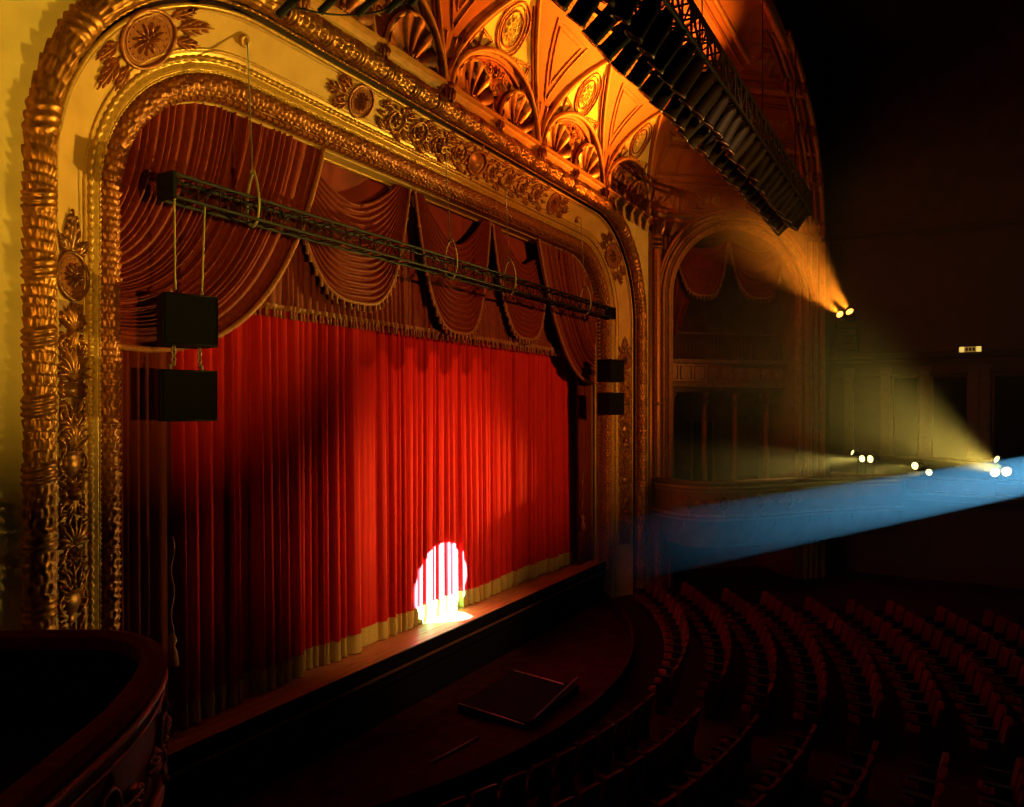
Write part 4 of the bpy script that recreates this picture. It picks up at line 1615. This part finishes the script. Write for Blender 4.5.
spot_lamp('yellow_spotlight', 'small lit lamp seen edge-on above the far right pair', (30.7, -1.58, 3.42), (22.0, 9.0, 9.5), YELLOW, 0, 20, 1, 'lamp_y', 0.13, group=YG, stand=2.71, light=False)
# washes added out of view to brighten the valance, arch, curtain and vault
spot_lamp('added_wash_spotlight', 'added unseen amber wash spotlight far back in the middle of the house', (15.4, -13.0, 7.5), (19.0, 9.6, 9.2), (1.0, 0.42, 0.07), E_AMBER, 46, 0.7, 'lamp_o', 0.15)
spot_lamp('added_wash_spotlight', 'added unseen warm wash spotlight aimed low at the curtain from the back of the house', (16.2, -6.0, 17.4), (14.3, 10.8, 2.7), (1.0, 0.48, 0.17), E_WASH, 24.5, 1.0, 'lamp_y', 0.15)  # unseen lamp, added to light the curtain from above
spot_lamp('added_wash_spotlight', 'added unseen orange wash spotlight raised at the vault from the middle of the house', (12.5, -8.0, 6.5), (16.2, 8.6, 14.4), ORANGE, E_ORANGE * 0.10, 34, 0.9, 'lamp_o', 0.15)  # extra unseen lamp, added to lift the orange on the vault
# yellow key on the left of the arch, from a box lamp behind the picture
spot_lamp('key_spotlight', 'yellow key spotlight behind the left of the house', (2.2, -4.5, 4.9), (6.2, 9.3, 8.7), (1.0, 0.60, 0.07), E_KEY, 41, 0.8, 'lamp_y', 0.15)
# follow spot
FS = (24.1, -11.5, 6.0)
spot_lamp('follow_spotlight', 'follow spotlight at the back of the house', FS, (14.62, 10.75, 0.84), (0.15, 0.58, 1.0), E_FOLLOW, 4.6, 0.06, 'lamp_w', 0.2, soft=0.02)


def lit_sign(x, y, z, w, h, label):
    t = thing('lit_sign', label, 'sign', (x, y, z), 'lit signs')
    b = MB()
    b.box((x + 0.04, y, z), (0.08, w, h))
    b.build('sign_box', 'black', t, smooth=False)
    b = MB()
    b.box((x - 0.004, y, z), (0.01, w * 0.96, h * 0.84))
    b.build('sign_panel', 'signdim', t, smooth=False)
    for k in (-1, 1):
        b = MB()
        b.box((x - 0.01, y + k * w * 0.36, z), (0.03, w * 0.2, h * 0.8))
        b.build('bright_end', 'sign', t, smooth=False)
    for k in range(3):
        b = MB()
        b.box((x - 0.008, y + (k - 1) * w * 0.15, z), (0.02, w * 0.10, h * 0.5))
        b.build('sign_mark', 'sidetrim', t, smooth=False)


lit_sign(31.62, -0.80, 7.42, 0.74, 0.24, 'lit yellow sign high on the dark right wall')
lit_sign(30.88, 1.95, 1.95, 0.60, 0.22, 'lit yellow sign low on the balcony front')

# ------------------------------------------------------------------ orchestra pit and seats
pit = thing('pit_platform', 'low dark platform with metal edges in the orchestra pit', 'platform', (13.7, 8.0, ZB))
b = MB()
b.box((13.75, 8.05, ZB + 0.09), (2.3, 1.75, 0.18))
b.build('platform_block', 'blacksoft', pit, smooth=False)
for a_, c_ in (((12.62, 8.92), (12.45, 7.2)), ((14.9, 8.9), (14.75, 7.5)), ((12.75, 7.16), (15.3, 7.4))):
    b = MB()
    b.tube([(a_[0], a_[1], ZB + 0.19), (c_[0], c_[1], ZB + 0.19)], 0.018, 5)
    b.build('edge_strip', 'strip', pit)
b = MB()
b.tube([(10.5, 8.05, ZB + 0.03), (11.8, 7.87, ZB + 0.03)], 0.025, 5)
tag(b.build('floor_strip', 'strip'), 'short metal strip on the pit floor left of the platform', 'strip')
b = MB()
SCX, SCY = 13.6, 18.2
P = [(SCX + 12.0 * sin(a * DEG), SCY - 12.0 * cos(a * DEG)) for a in range(-48, 49, 4)]
b.grid(lambda i, j: (P[i][0], P[i][1] + (0, 0, 0.06, 0.06)[j], (ZB, ZB + 0.45, ZB + 0.45, ZB)[j]), len(P), 4)
tag(b.build('pit_rail', 'carpet', smooth=False), 'low curved dark red wall in front of the first seat row', 'low wall')


def make_seat():
    t = thing('theatre_chair', 'dark red theatre chair', 'chair', (0, 0, 0))
    # faces +Y
    b = MB()

    def bk(i, j):
        u = -1 + 2 * i / 8
        v = j / 5
        z = 0.42 + 0.50 * v + 0.03 * v * (1 - u * u)
        return (0.235 * u * (1 - 0.06 * v), -0.20 - 0.10 * v + 0.03 * u * u, z)
    b.grid(bk, 9, 6)
    b.grid(lambda i, j: (lambda p: (p[0], p[1] - 0.07, p[2] + 0.01))(bk(8 - i, j)), 9, 6)
    rim = [bk(0, j) for j in range(6)] + [bk(i, 5) for i in range(1, 9)] + [bk(8, j) for j in range(4, -1, -1)]
    b.grid(lambda i, j: (rim[i][0], rim[i][1] - 0.07 * j, rim[i][2] + 0.01 * j), len(rim), 2)
    b.build('backrest', 'seat', t)
    b = MB()
    b.grid(lambda i, j: (-0.22 + 0.44 * i / 4, -0.18 + 0.42 * j / 4, 0.44 + 0.05 * (1 - ((i - 2) / 2) ** 4) * (1 - ((j - 2) / 2) ** 4)), 5, 5)
    b.box((0, 0.03, 0.40), (0.44, 0.42, 0.08))
    b.build('seat_cushion', 'seat', t, smooth=False)
    for s in (-1, 1):
        b = MB()
        b.box((s * 0.255, 0.0, 0.62), (0.05, 0.36, 0.035))
        b.box((s * 0.255, -0.08, 0.30), (0.035, 0.22, 0.60))
        b.build('armrest', 'seatwood', t, smooth=False)
    return t


seat0 = make_seat()
first = True
ORD = ('first', 'second', 'third', 'fourth', 'fifth', 'sixth', 'seventh', 'eighth', 'ninth', 'tenth', 'eleventh')


def in_view(x, y, z):
    a = math.atan2(433, 720)
    Zc = x * cos(a) + y * sin(a)
    Xc = x * sin(a) - y * cos(a)
    if Zc < 3:
        return False
    px, py = 512 + 720 * Xc / Zc, 410 - 720 * (z - CZ) / Zc
    return -20 < px < 1060 and py < 840


cnt = 0
for r in range(11):
    R = 13.0 + 0.98 * r
    zf = ZB + 0.05 * max(0, r - 2)
    n = int(R * 1.5 / 0.56)
    xs_ = [SCX + R * sin((k - (n - 1) / 2) * 0.56 / R) for k in range(n)]
    for k in range(n):
        a = (k - (n - 1) / 2) * 0.56 / R
        x, y = SCX + R * sin(a), SCY - R * cos(a)
        if abs(x - 14.2) < 0.75 or x > 22.6 or cnt >= 298 or not in_view(x, y, zf + 0.9):
            continue
        s = seat0 if first else copy_tree(seat0)
        first = False
        s.location = (x, y, zf)
        s.rotation_euler = (0, 0, a)
        lo_, hi_ = min(x, 14.2), max(x, 14.2)
        pos = sum(1 for q in xs_ if lo_ <= q <= hi_ and abs(q - 14.2) >= 0.75)
        s['label'] = 'dark red theatre chair, %s from the aisle, %s row, %s block' % (ordinal(pos), ORD[r], 'near' if x < 14.2 else 'far')
        s['group'] = 'theatre chairs in the %s row' % ORD[r]
        cnt += 1

# ------------------------------------------------------------------ haze hanging in the house
hm = bpy.data.materials.new('stage_haze')
hm.use_nodes = True
nt = hm.node_tree
nt.nodes.clear()
out = nt.nodes.new('ShaderNodeOutputMaterial')
vs = nt.nodes.new('ShaderNodeVolumeScatter')
vs.inputs['Color'].default_value = (1, 1, 1, 1)
tcn = nt.nodes.new('ShaderNodeTexCoord')
sx = nt.nodes.new('ShaderNodeSeparateXYZ')
nt.links.new(tcn.outputs['Object'], sx.inputs[0])
def ramp(sock, a0, a1, top):
    q = nt.nodes.new('ShaderNodeMapRange')
    q.interpolation_type = 'SMOOTHSTEP'
    q.inputs['From Min'].default_value, q.inputs['From Max'].default_value = a0, a1
    q.inputs['To Min'].default_value, q.inputs['To Max'].default_value = 0, top
    nt.links.new(sock, q.inputs['Value'])
    return q.outputs['Result']
mu = nt.nodes.new('ShaderNodeMath')
mu.operation = 'MULTIPLY'
nt.links.new(ramp(sx.outputs['Y'], 9.0, 3.0, HAZE), mu.inputs[0])
nt.links.new(ramp(sx.outputs['X'], 16.0, 28.0, 1.0), mu.inputs[1])
nt.links.new(mu.outputs[0], vs.inputs['Density'])
vs.inputs['Anisotropy'].default_value = 0.0
nt.links.new(vs.outputs[0], out.inputs['Volume'])
M['haze'] = hm
b = MB()
b.box((23.1, 1.3, 5.6), (17.0, 15.4, 12.0))
hz = b.build('haze', 'haze', smooth=False)
tag(hz, 'thin stage haze hanging in the right half of the house', 'haze', kind='stuff')
